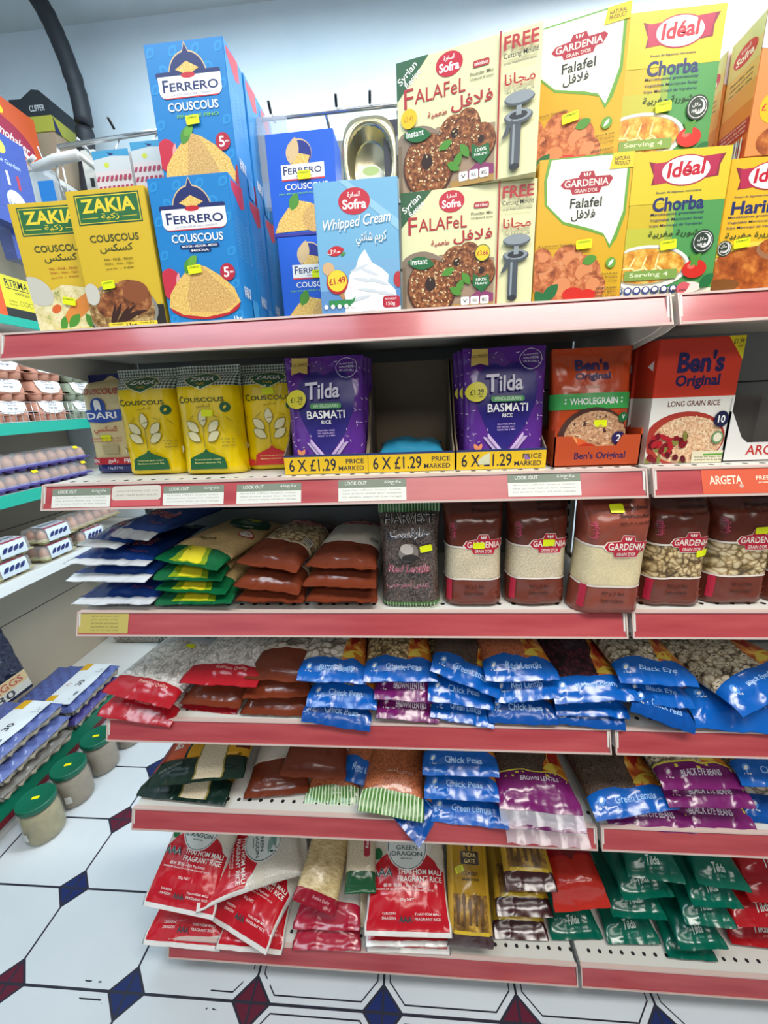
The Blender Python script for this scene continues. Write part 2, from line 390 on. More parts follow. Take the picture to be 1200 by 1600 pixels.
# ------------------------------------------------------------------ the room
def floor_material():
    m, t, b = nt('octagon_floor_tiles'); N = t.nodes; K = t.links
    tc = N.new('ShaderNodeTexCoord'); sx = N.new('ShaderNodeSeparateXYZ'); K.new(tc.outputs['Object'], sx.inputs[0])
    def op(o, a, c=None, d=None):
        n = N.new('ShaderNodeMath'); n.operation = o
        for i, q in enumerate((a, c, d)):
            if q is None: continue
            if isinstance(q, (int, float)): n.inputs[i].default_value = q
            else: K.new(q, n.inputs[i])
        return n.outputs[0]
    TX, TY, FX, FY, HD = 0.325, 0.2094, -0.4313, -0.0496, 0.047
    gx = op('DIVIDE', op('SUBTRACT', sx.outputs[0], FX), TX); gy = op('DIVIDE', op('SUBTRACT', sx.outputs[1], FY), TY)
    ix = op('ROUND', gx); iy = op('ROUND', gy)
    ax = op('MULTIPLY', op('ABSOLUTE', op('SUBTRACT', gx, ix)), TX); ay = op('MULTIPLY', op('ABSOLUTE', op('SUBTRACT', gy, iy)), TY)
    dd = op('MULTIPLY', op('SUBTRACT', op('ADD', ax, ay), HD), 0.7071)          # distance outside the small diamond
    dia = op('LESS_THAN', dd, 0.0)
    edge = op('MINIMUM', op('MINIMUM', ax, ay), op('ABSOLUTE', dd))
    grout = op('LESS_THAN', edge, 0.0028)
    ins = op('MINIMUM', op('MINIMUM', ax, ay), dd)
    line = op('LESS_THAN', op('ABSOLUTE', op('SUBTRACT', ins, 0.0155)), 0.0015)
    nz = N.new('ShaderNodeTexNoise'); nz.inputs['Scale'].default_value = 7.0; nz.inputs['Detail'].default_value = 4; K.new(tc.outputs['Object'], nz.inputs['Vector'])
    wear = op('LESS_THAN', nz.outputs[0], op('MULTIPLY_ADD', sx.outputs[0], 0.5, 0.50))   # the drawn line is worn off towards the walkway
    line = op('MULTIPLY', line, wear)
    par = op('ABSOLUTE', op('MODULO', op('ADD', ix, iy), 2.0))
    def mix(f, a, c):
        n = N.new('ShaderNodeMix'); n.data_type = 'RGBA'
        if isinstance(f, float): n.inputs[0].default_value = f
        else: K.new(f, n.inputs[0])
        for i, q in ((6, a), (7, c)):
            if isinstance(q, str): n.inputs[i].default_value = lin(q)
            else: K.new(q, n.inputs[i])
        return n.outputs[2]
    n2 = N.new('ShaderNodeTexNoise'); n2.inputs['Scale'].default_value = 3.0; n2.inputs['Detail'].default_value = 6; K.new(tc.outputs['Object'], n2.inputs['Vector'])
    white = mix(n2.outputs[0], '#d9dee2', '#c0c7cc')
    c = mix(line, white, '#22242e'); c = mix(dia, c, mix(par, '#5c1c30', '#1b2a5e')); c = mix(grout, c, '#2a2b38')
    K.new(c, b.inputs['Base Color']); b.inputs['Roughness'].default_value = 0.28
    return m
def plane(name, pts, mat):
    mb = MB(); mb.add(pts, [[0, 1, 2, 3]], mat); return struct(mb.build(name))
WALL = grain('wall_paint', [(0.3, '#d6e5f0'), (0.7, '#dfebf4')], 4, False)
YW = 1.36; ZC = 2.93
plane('floor', [(-1.25, -3.2, 0), (3.2, -3.2, 0), (3.2, YW, 0), (-1.25, YW, 0)], floor_material())
mb = MB(); mb.box(-1.35, YW, 0, 3.2, YW + .1, ZC, WALL); struct(mb.build('wall_back'))
mb = MB(); mb.box(-1.35, -0.6, 0, -1.25, YW, ZC, WALL); struct(mb.build('wall_left'))
mb = MB(); mb.box(-1.35, -3.2, ZC, 3.2, YW + .1, ZC + .08, grain('ceiling_paint', [(0.3, '#bfc7cb'), (0.7, '#c7cfd3')], 3, False)); struct(mb.build('ceiling'))

# ------------------------------------------------------------------ the red-railed shelving
ZS = [1.5388, 1.2951, 1.0485, 0.8011, 0.5555, 0.12]
STEEL = M('#d2d0c8', 0.4); GREY = M('#8b8f8e', 0.55); CREAM = M('#d6cfc0', 0.5); DARK = M('#141414', 0.6)
def rail_mat():
    m, t, b = nt('red_price_rail'); tc = t.nodes.new('ShaderNodeTexCoord'); mp = t.nodes.new('ShaderNodeMapping'); mp.inputs['Scale'].default_value = (3, 10, 30)
    n = t.nodes.new('ShaderNodeTexNoise'); n.inputs['Scale'].default_value = 1.5; n.inputs['Detail'].default_value = 5
    r = ramp(t, [(0.3, '#9e373e'), (0.72, '#b85254')])
    t.links.new(tc.outputs['Object'], mp.inputs[0]); t.links.new(mp.outputs[0], n.inputs['Vector']); t.links.new(n.outputs[0], r.inputs[0]); t.links.new(r.outputs[0], b.inputs['Base Color'])
    b.inputs['Roughness'].default_value = 0.3; b.inputs['Coat Weight'].default_value = 0.35; b.inputs['Coat Roughness'].default_value = 0.12
    return m
RED = rail_mat(); DEPTH = 0.288; RH = 0.0387; RY = 0.0162
def rail_S(x0, x1):
    return lambda u, v, o: (x0 + (x1 - x0) * u, -RY + RY * v - o * .92, -RH + RH * v - o * .38)
def extrude_x(mb, prof, x0, x1, mat):
    k = len(prof); vs = [(x0, y, z) for y, z in prof] + [(x1, y, z) for y, z in prof]
    mb.add(vs, [[i, (i + 1) % k, k + (i + 1) % k, k + i] for i in range(k)] + [list(range(k))[::-1], [k + i for i in range(k)]], mat)
def build_bay(x0, x1, label, tickets):
    root = tag(empty('shelving_bay', (x0, 0, 0)), label, 'shelving', 'red railed shelving bays')
    W = x1 - x0
    mb = MB(); mb.box(0.02, DEPTH, 0.06, W - .02, DEPTH + .012, 1.90, GREY)
    for z in (0.43, 0.92, 1.17, 1.42, 1.67): mb.box(.02, DEPTH - .0015, z, W - .02, DEPTH, z + .003, DARK)
    mb.build('back_panel', root)
    for x in ((0, W) if x0 < .5 else (W,)):
        mb = MB(); mb.box(x - .016, DEPTH, 0, x + .016, DEPTH + .05, 1.925, STEEL, .002)
        for i in range(60): mb.box(x - .004, DEPTH - .0008, .15 + i * .029, x + .004, DEPTH, .165 + i * .029, DARK)
        mb.build('upright', root)
    for si, z in enumerate(ZS):
        mb = MB(); mb.box(.002, .002, -.022, W - .002, DEPTH - .003, 0, STEEL if si else CREAM, .0015)
        n = int(W / .0255)
        for i in range(n):                       # the row of punched holes along the front
            x = .03 + i * .0255; y = .028
            mb.add([(x + .0042 * math.cos(a * PI / 5), y + .0042 * math.sin(a * PI / 5), .0003) for a in range(10)], [list(range(10))], DARK)
        sh = mb.build('shelf' if si < 5 else 'base_shelf', root); sh.location = (0, 0, z)
        mb = MB(); e0 = .0015; e1 = W - .0015
        extrude_x(mb, [(0.004, 0), (0, 0), (-RY, -RH), (-RY + .004, -RH - .0015)], e0 + .002, e1 - .002, RED)
        wh = M('#cdb5ac', .35)
        extrude_x(mb, [(.006, .0016), (-.0022, .0016), (-.0028, -.0014), (.004, -.0004)], e0, e1, wh)
        extrude_x(mb, [(-RY + .005, -RH - .0028), (-RY - .0028, -RH - .0022), (-RY - .0022, -RH + .0014), (-RY, -RH)], e0, e1, wh)
        extrude_x(mb, [(-.0028, .0016), (-RY - .0028, -RH - .0022), (-RY + .004, -RH - .002), (.004, .0006)], e0 - .0015, e0 + .0008, wh)
        extrude_x(mb, [(-.0028, .0016), (-RY - .0028, -RH - .0022), (-RY + .004, -RH - .002), (.004, .0006)], e1 - .0008, e1 + .0015, wh)
        mb.build('price_rail', sh)
        if si < 5:
            for x in (.0045, W - .0045):
                mb = MB(); P = [(-.004, -.002), (-.014, -RH + .004), (.02, -.046), (DEPTH - .02, -.085), (DEPTH, -.085), (DEPTH, -.002)]
                extrude_x(mb, P, x - .0015, x + .0015, STEEL); mb.build('bracket', sh)
        else:
            for x in (.05, W - .05):
                mb = MB(); mb.box(x - .02, .02, -z, x + .02, .06, -.045, DARK, .003); mb.box(x - .025, .015, -.05, x + .025, DEPTH, -.022, STEEL); mb.build('foot', sh)
        for (ts, pa, pb, v0, v1, fn) in tickets:
            if ts != si: continue
            xa = U(pa, 770, y=-.008).x if si == 1 else U(pa, 975, y=-.008).x; xb = U(pb, 770, y=-.008).x if si == 1 else U(pb, 975, y=-.008).x
            S = rail_S(xa - x0, xb - x0); art = Art(xb - xa, .042); fn(art); mb = MB(); art.put(mb, lambda u, v, o: S(u, v0 + (v1 - v0) * v, o), .0007); mb.build('price_ticket', sh)
    return root
PAPER = M('#d9d8cf', .6); TINK = M('#6c7468', .6)
def t_look(a):
    a.rect(0, 0, 1, 1, PAPER); a.rect(0, .62, 1, 1, M('#77806f', .6)); a.text('LOOK OUT', .1, .76, .42, .93, PAPER); a.text('ملاحظة', .68, .74, .92, .95, PAPER)
    a.lines(['Special offers every week', 'see price label for details', 'on every item of the range'], .06, .93, .56, .16, M('#a9aca0', .6))
def t_old(a):
    a.rrect(0, .3, 1, 1, M('#c9c3b6', .5), .006); a.rect(0, 0, 1, .3, M('#c2555a', .4)); a.lines(['ground almond 4.25 only', 'per half kilo pack'], .1, .95, .8, .2, M('#9a8f88', .6))
def t_yellow(a):
    a.rect(0, 0, 1, 1, M('#b5a556', .6)); a.lines(['special basmati', 'per pack only', 'all lentils and beans', 'available in store', 'ask us for any help'], .25, .8, .9, .17, M('#7a7040', .6))
def t_argeta(a):
    a.rect(0, 0, 1, 1, M('#cf5a3f', .35)); k = M('#f4e3c8', .4); a.text('ARGETA', .07, .38, .37, .72, k, bold=.016); a.text('FREE FROM', .5, .52, .8, .68, k); a.text('preservatives', .52, .38, .75, .46, k)
    a.ell(.36, .3, .02, None, M('#c9a79a', .4))
build_bay(0.0, 1.003, 'left bay of white metal shelving, its second red rail lined with old paper tickets',
          [(1, 80, 172, .06, .84, t_look), (1, 174, 251, .06, .9, t_old), (1, 255, 350, .06, .84, t_look), (1, 370, 471, .06, .84, t_look), (1, 529, 635, .06, .9, t_look), (1, 793, 906, .1, .95, t_look), (2, 124, 201, .06, .94, t_yellow)])
build_bay(1.011, 2.011, 'right bay of white metal shelving with an orange advert strip on its second rail', [(1, 1093, 1262, .04, .96, t_argeta)])

# chrome rail and the things hung behind the top row
def hook(p0, p1, label, r=.0022):
    mb = MB(); mb.tube([p0, ((p0[0] + p1[0]) / 2, (p0[1] + p1[1]) / 2, p0[2]), p1, (p1[0], p1[1] - .004, p1[2] + .012)], r, M('#e6e8ea', .3)); return mb.build('hook')

# ------------------------------------------------------------------ printed designs: cartons
WHT = M('#f2f1ec', .4); NAVY = M('#1f2a66', .4); REDP = M('#c3222f', .4); INK = M('#2b2b26', .5); GRN = M('#1f6b3a', .4); YEL = M('#f0c92a', .4)
COUS = grain('couscous_heap', [(.3, '#b98a45'), (.5, '#d6a860'), (.7, '#e6c486')], 420, False, detail=2)
COUSL = grain('couscous_light', [(.3, '#cf9a3f'), (.55, '#ecc46c'), (.75, '#f5df9d')], 420, False, detail=2)
MEAT = grain('roast_meat', [(.3, '#3a1c10'), (.5, '#8a4c26'), (.7, '#c98a52')], 60, False)
VEG = grain('vegetable_couscous', [(.25, '#5b7a2b'), (.4, '#d8c987'), (.6, '#efe3b8'), (.75, '#d8772c')], 55, False)
FALA = grain('falafel_crust', [(.3, '#3c1d10'), (.48, '#7d4524'), (.6, '#a8683a'), (.72, '#dcb98a')], 190, False)
FALO = grain('falafel_orange', [(.28, '#6b2a15'), (.5, '#c26a3a'), (.7, '#e3a06a')], 90, False)
SOUP = grain('chorba_soup', [(.3, '#b8601a'), (.5, '#e0a034'), (.66, '#f0cf6c'), (.75, '#7a8a2a')], 70, False)
SOUPD = grain('harira_soup', [(.3, '#6b2a0c'), (.5, '#a9541c'), (.7, '#d98a3c')], 45, False)
TOM = M('#cf2a1f', .35); LEAF = M('#4d8f2f', .45); TEA = M('#2b6b8f', .4)
def d_zakia(veg):
    W, H = .124, .193; a = Art(W, H)
    dk = M('#24543a', .4); bnr = M('#2e6b3c', .4); yl = M('#edd23a', .4); br = M('#3f4a22', .5)
    a.rect(.1, .765, .92, .968, dk); a.rect(.115, .775, .905, .958, yl); a.rect(.125, .78, .895, .952, bnr)
    a.text('ZAKIA', .17, .845, .85, .938, yl, bold=.03); a.text('زكية', .4, .79, .63, .838, yl); a.rect(.15, .808, .36, .812, yl); a.rect(.67, .808, .86, .812, yl)
    a.text('COUSCOUS', .2, .645, .83, .695, br, bold=.014)
    a.text('كسكس', .3, .565, .73, .63, br)
    ink = M('#7a6a1c', .5) if not veg else M('#b3602a', .5)
    a.lines(['FIN - FINE - FINO', 'FEIN - FIN - FIJN', 'FIN - ناعم'], .33, .7, .53, .033, ink)
    if veg:
        a.poly([(0, 0), (1, 0), (1, .28), (.75, .37), (.45, .4), (.2, .34), (0, .36)], VEG)
        a.ell(.62, .22, .3, .06, M('#e08a3c', .4), .6); a.leaf(.5, .12, .03, .007, .7, LEAF); a.leaf(.72, .1, .03, .007, 2, LEAF); a.leaf(.35, .1, .026, .006, 1.2, LEAF); a.ell(.3, .22, .07, .03, M('#d9632a', .4), .5)
        a.ell(.1, .36, .22, .1, M('#c9c6b8', .4), -.6)
    else:
        a.rect(0, 0, 1, .18, M('#2a2420', .4)); a.ell(.42, .15, .5, .2, M('#8a8880', .3)); a.ell(.42, .15, .46, .18, grain('dark_couscous', [(.3, '#4a2c16'), (.5, '#96703f'), (.7, '#d9bd86')], 110, False))
        a.ell(.6, .24, .26, .13, MEAT, -.2); a.ell(.66, .28, .17, .08, M('#8d4f2c', .4)); a.ell(.3, .2, .2, .09, MEAT, .3)
        for i in range(6): a.leaf(.3 + i * .06, .1 + .02 * (i % 2), .045, .003, 1.2 - i * .2, M('#3b1d12', .4))
        a.ell(.08, .28, .1, .08, M('#cfcabd', .4))
    a.rect(.22, 0, .88, .062, yl); a.text('1kg', .46, .008, .6, .056, INK); a.lines(['net weight', 'poids net'], .26, .42, .055, .022, INK); a.lines(['keep dry', 'conserver'], .66, .84, .055, .022, INK)
    me, S = carton('couscous_box', W, .05, H, M('#d9b52c', .4), a); return me, S, W, H
def dome(a, cx, y0, r, h, mat):
    P = [(cx + r * math.cos(t), y0 + h * .74 * math.sin(t)) for t in [PI * i / 20 for i in range(21)]]
    P[10] = (cx, y0 + h); P[9] = (P[9][0], P[9][1] + .012 * 0); a.poly(P, mat)
def d_ferrero(medium):
    W, H = .122, .197; a = Art(W, H); blue = M('#1c7fc4', .38); b2 = M('#2a90d0', .38)
    for i in range(7):
        for j in range(9):
            if (j > 5 or i in (0, 6)) and (i + j) % 2 == 0: a.z = .00002; a.leaf((i + .5) / 7, (j + .5) / 9, .017, .006, .78 + (i % 2) * 1.57, b2); a.leaf((i + .5) / 7, (j + .5) / 9, .009, .003, .78 + (i % 2) * 1.57, blue)
    a.z += 2 * a.step
    tan = M('#d8b98a', .4); dome(a, .51, .79, .245, .205, tan); dome(a, .51, .79, .232, .192, NAVY)
    a.rect(.1, .79, .92, .815, NAVY); a.rrect(.1, .79, .92, .82, NAVY, .003)
    a.rrect(.12, .655, .92, .785, M('#d23b45', .4), .01); a.rrect(.12, .662, .92, .792, WHT, .008); a.rect(.12, .76, .92, .793, WHT)
    a.poly([(.36, .83), (.51, .876), (.66, .83), (.51, .79)], COUSL); a.ell(.51, .792, .09, .018, REDP);
    a.text('F', .17, .695, .245, .772, NAVY, bold=.015); a.text('ERRERO', .26, .698, .88, .752, NAVY, bold=.015); a.text('LA COULEUR DE L ORIENT', .27, .672, .8, .684, M('#b9b6c8', .5))
    a.text('COUSCOUS', .2, .575, .85, .63, WHT, bold=.018)
    if medium:
        a.rrect(.29, .535, .79, .56, NAVY, .003); a.text('MOYEN - MEDIUM - MEDIO', .32, .54, .76, .555, WHT); a.rrect(.4, .507, .68, .53, NAVY, .003); a.text('MEDIA', .43, .511, .65, .526, WHT)
    else: a.text('FIN FINE FINO', .3, .53, .84, .552, M('#7ec04a', .4))
    a.ell(.1, .3, .14, .11, M('#c92f45', .35)); a.leaf(.2, .33, .02, .003, 1.3, M('#e8a0a0', .4))
    a.ell(.5, .14, .46, .1, M('#b81f2c', .35)) if medium else None
    hp = [(.03, .14), (.07, .23), (.18, .31), (.33, .39), (.46, .43), (.58, .405), (.75, .34), (.91, .25), (.97, .15)]
    if medium: a.poly(hp + [(.8, .08), (.5, .055), (.2, .08)], COUSL); a.poly([(.3, .1), (.28, .2), (.4, .4), (.46, .43), (.55, .4), (.75, .28), (.9, .2), (.93, .15), (.7, .08)], COUS)
    else: a.poly(hp + [(.98, 0), (.02, 0)], COUSL); a.poly([(.3, .02), (.34, .2), (.4, .4), (.46, .43), (.55, .4), (.7, .26), (.8, .1), (.8, .02)], COUS); a.poly([(.98, .2), (1, .2), (1, .02), (.93, .02)], M('#a33040', .35))
    a.leaf(.37, .42, .026, .0075, 1.0, LEAF); a.leaf(.42, .45, .02, .006, .7, M('#6aa83a', .4))
    a.ell(.85, .36, .095, None, M('#b8283c', .35)); a.text('5', .8, .325, .87, .395, WHT, bold=.02); a.text('MIN', .88, .352, .93, .366, WHT)
    if medium: a.text('1kg', .86, .015, .97, .05, WHT)
    sd = Art(.066, H); sd.poly([(.1, .97), (.75, 1), (.75, .86), (.5, .83), (.1, .92)], M('#c2324a', .35))
    pale = M('#7fc0ea', .4)
    r = random.Random(3)
    for k in range(3): sd.lines(['%s' % ('couscous grain blend ' * 2)[:20 + r.randint(0, 14)] for q in range(11)], .12 + .27 * k, .33 + .27 * k, .74, .026, pale, .42)
    sd.text('FIN', .12, .19, .45, .24, WHT); sd.text('KUSKUS', .12, .24, .5, .27, WHT); sd.rect(.55, .06, .9, .2, M('#3f9ad8', .4))
    me, S = carton('couscous_box', W, .066, H, blue, a, right=sd); return me, S, W, H
def d_ferrero_small():
    W, H = .108, .139; a = Art(W, H);  tan = M('#d8b98a', .4); a.ell(.48, .8, .19, .135, tan); a.ell(.49, .795, .175, .125, M('#1d2f86', .4)); a.poly([(.36, .7), (.48, .8), (.64, .77), (.6, .7)], COUSL); a.leaf(.4, .83, .035, .009, 1.3, tan)
    a.rect(.2, .55, .84, .7, WHT); a.rect(.2, .545, .84, .56, M('#d23b45', .4)); a.text('F', .23, .6, .29, .685, NAVY); a.text('ERRERO', .3, .605, .8, .665, NAVY); a.text('FONDEE 1907', .42, .572, .66, .59, M('#8a86a8', .5))
    a.text('COUSCOUS', .24, .455, .88, .515, WHT); a.text('FIN FINE FINO FEIN FIJN', .14, .405, .86, .428, M('#7ec96a', .4))
    a.poly([(.02, .04), (.1, .16), (.25, .28), (.42, .35), (.6, .32), (.85, .2), (1, .06)], COUSL); a.ell(.72, .16, .26, .15, COUS); a.leaf(.35, .34, .026, .008, 1.1, LEAF)
    a.rect(0, 0, 1, .03, M('#3a3a9a', .4))
    sd = Art(.06, H); sd.lines(['semoule de ble dur'] * 8, .15, .85, .7, .05, M('#5f98e8', .4), .4)
    me, S = carton('couscous_box', W, .06, H, M('#1b5fd0', .35), a, right=sd); return me, S, W, H
def sofra_logo(a, cx, cy, rx, ry):
    a.ell(cx, cy, rx, ry, M('#c01f38', .35)); a.text('Sofra', cx - rx * .75, cy - ry * .58, cx + rx * .75, cy + ry * .16, WHT, bold=.03); a.text('السفرة', cx - rx * .4, cy + ry * .22, cx + rx * .4, cy + ry * .72, WHT)
def d_whip():
    W, H = .119, .172; a = Art(W, H); a.rect(0, 0, 1, .2, M('#5e8fc6', .4)); a.rect(0, .2, 1, .42, M('#79add2', .4)); a.poly([(.4, 1), (1, .7), (1, .62), (.3, 1)], M('#93c4de', .38))
    sofra_logo(a, .48, .85, .19, .095)
    sh = M('#4e8fb8', .4); a.text('Whipped Cream', .1, .64, .92, .74, sh, .07, .012, .35); a.text('Whipped Cream', .09, .648, .91, .748, WHT, .07, .012, .35)
    a.text('كريم شانتي', .49, .515, .86, .62, sh); a.text('كريم شانتي', .48, .525, .85, .63, WHT)
    a.leaf(.22, .5, .026, .0065, .15, REDP); a.text('حلال', .12, .475, .28, .515, WHT); a.leaf(.31, .475, .008, .002, .5, LEAF)
    a.poly([(.06, .35), (.14, .4), (.34, .16), (.28, .12)], M('#b98a5a', .4)); a.ell(.12, .37, .075, .05, M('#d9b080', .4), -.8)
    cr = M('#e9ecee', .4); c2 = M('#cfd6dc', .4)
    a.poly([(.33, .06), (.3, .17), (.36, .26), (.38, .32), (.46, .37), (.5, .44), (.58, .5), (.62, .45), (.66, .4), (.78, .35), (.86, .3), (.85, .24), (.94, .18), (.96, .1), (.9, .04), (.5, .03)], cr)
    for c, q in (((.5, .36), .3), ((.62, .33), -.4), ((.55, .27), -.2), ((.74, .25), -.35), ((.6, .19), -.15), ((.8, .16), -.2), ((.5, .13), .2)): a.leaf(*c, .032, .0022, q, c2)
    a.ell(.98, .26, .06, .06, M('#b8323a', .4)); a.rect(.3, 0, 1, .055, cr)
    a.ell(.22, .265, .135, None, M('#b8202c', .35)); a.ell(.22, .275, .12, None, M('#f0d23a', .35)); a.text('£1.49', .115, .25, .325, .3, M('#b8202c', .4), .12, .02)
    a.poly([(.1, .125), (.4, .125), (.44, .15), (.42, .11), (.36, .075), (.1, .075)], M('#2f8a4a', .4))
    for i in range(5): a.ell(.06 + i * .085, .075, .026, None, WHT)
    a.rrect(.78, .045, .99, .135, M('#b8243c', .35), .004); a.text('NET WEIGHT', .81, .105, .95, .12, WHT); a.text('150g', .82, .055, .93, .09, WHT); a.text('serving suggestion', .52, .02, .68, .03, M('#8a8a8a', .5))
    me, S = carton('whipped_cream_box', W, .045, H, M('#74b0d4', .38), a); return me, S, W, H
def d_sofra_falafel(H=.155, badge=0):
    W = .186; a = Art(W, H); cr = M('#e3e1b0', .4); rd = M('#b02a34', .4)
    a.poly([(0, .1), (.08, .36), (.3, .48), (.71, .42), (.71, 0), (0, 0)], M('#a48a72', .4)); a.ell(.15, .32, .2, .2, M('#8d7a68', .45)); a.rect(0, 0, .03, .4, M('#7d6a54', .4))
    a.poly([(0, 1), (.24, 1), (0, .72)], M('#2a5c3a', .4)); a.text('Syrian', .005, .87, .165, .94, WHT, .66); a.text('Recipe', .06, .83, .19, .89, WHT, .66)
    sofra_logo(a, .385, .895, .095, .085)
    a.text('F', .055, .66, .125, .8, rd, bold=.004); a.text('ALAFeL', .135, .68, .5, .78, rd, bold=.004); a.text('فلافل', .4, .55, .69, .66, rd, bold=.014); a.text('طعمية', .23, .545, .37, .6, rd)
    a.rrect(.55, .82, .66, .865, rd, .002); a.text('made in lebanon', .56, .83, .65, .855, WHT); a.lines(['Powder Mix', 'Chickpeas & Spices'], .53, .69, .79, .036, M('#5c5c48', .5))
    for cx, cy, r, rot in ((.52, .44, .09, .3), (.43, .38, .12, .5), (.62, .3, .1, 0), (.23, .2, .19, .3)):
        a.ell(cx, cy, r, r * 1.32, M('#4a2616', .45), rot); a.ell(cx, cy + .012, r * .95, r * 1.24, FALA, rot); a.ell(cx - r * .05, cy + r * .2, r * .22, r * .3, M('#2a130b', .6))
    a.speck(.07, .05, .38, .36, 60, .0035, .0008, [M('#e9d3a2', .5)], 5, lambda x, y: (x - .23) ** 2 / .03 + (y - .2) ** 2 / .055 < 1); a.speck(.3, .3, .6, .5, 40, .003, .0007, [M('#e9d3a2', .5)], 8)
    for c, q in (((.36, .33), .4), ((.45, .2), 1.1), ((.5, .26), 2.2), ((.42, .16), 2.6)): a.leaf(*c, .02, .005, q, LEAF)
    a.poly([(.4, 0), (.71, 0), (.71, .12), (.6, .16)], M('#8a3a6a', .4)); a.rect(.4, 0, .71, .05, M('#b08a4a', .4))
    a.leaf(.15, .42 if badge else .45, .04, .0085, -.15, GRN); a.text('Instant', .07, .41 if badge else .44, .2, .46 if badge else .49, WHT)
    if badge: a.ell(.62, .46, .058, None, YEL); a.ring(.62, .46, .058, None, .001, M('#2a5c3a', .4)); a.text('£3.66', .58, .44, .66, .48, rd)
    else: a.ell(.09, .58, .06, None, M('#e8c020', .4)); a.text('£3.49', .055, .56, .125, .6, M('#c98a1a', .4))
    a.poly([(.55, .3), (.6, .26), (.67, .28), (.68, .2), (.62, .13), (.55, .2)], GRN); a.text('100%', .575, .23, .655, .255, WHT); a.text('Natural', .57, .2, .66, .222, WHT)
    for i in range(3): a.rrect(.46 + i * .075, .035, .525 + i * .075, .105, WHT, .002); a.text(['V', 'HALAL', 'MSG'][i], .475 + i * .075, .055, .51 + i * .075, .085, INK)
    a.rect(.725, 0, .737, 1, M('#a8242e', .4)); a.text('Serving Suggestion', .02, .01, .2, .028, WHT)
    a.text('FREE', .755, .865, .975, .955, rd, bold=.022); a.text('Cutting Mould', .755, .8, .975, .845, INK, bold=.01); a.text('(to get falafel authentic shape)', .76, .765, .97, .785, INK, bold=.004)
    a.text('مجانا', .765, .615, .965, .71, rd); a.text('قالب تقطيع داخل العلبة', .77, .565, .96, .598, INK)
    g1 = M('#4e565e', .3); g2 = M('#8f989e', .3); g3 = M('#2c3036', .4)
    a.rect(.815, .06, .885, .4, g1); a.rect(.83, .06, .845, .38, g2); a.ell(.85, .065, .035, .025, g3); a.ell(.865, .41, .095, .05, g1); a.ell(.865, .42, .085, .04, g2); a.ell(.865, .42, .06, .028, g3)
    a.poly([(.79, .37), (.83, .4), (.8, .3), (.755, .27), (.775, .32)], g1); a.rect(.85, .42, .885, .52, g2); a.ell(.868, .53, .1, .045, g1); a.ell(.868, .54, .095, .04, g2)
    me, S = carton('falafel_mix_box', W, .05, H, cr, a); return me, S, W, H
def gardenia_logo(a, cx, cy, w, h, mat=None, rot=0):
    m = mat or M('#b81f36', .35); e = M('#efe3d6', .4)
    for k, mm in ((1.06, e), (1, m)):
        a.poly([(cx - .5 * w * k, cy - .02 * h), (cx - .42 * w * k, cy + .2 * h * k), (cx - .16 * w * k, cy + .26 * h * k), (cx - .12 * w, cy + .5 * h * k), (cx + .12 * w, cy + .5 * h * k), (cx + .16 * w * k, cy + .26 * h * k), (cx + .44 * w * k, cy + .26 * h * k), (cx + .5 * w * k, cy + .12 * h), (cx + .42 * w * k, cy - .2 * h * k), (cx + .3 * w, cy - .22 * h * k), (cx + .26 * w, cy - .46 * h * k), (cx - .26 * w, cy - .46 * h * k), (cx - .3 * w, cy - .24 * h * k), (cx - .42 * w * k, cy - .2 * h * k)], mm)
    a.text('GARDENIA', cx - .42 * w, cy - .14 * h, cx + .42 * w, cy + .17 * h, e, bold=.02); a.text("GRAIN D'OR", cx - .22 * w, cy - .4 * h, cx + .22 * w, cy - .24 * h, e)
    for i in (-1, 0, 1): a.leaf(cx + i * .05 * w, cy + .37 * h, .09 * h * a.H * 2, .02 * h * a.H * 2, PI / 2 - i * .4, e)
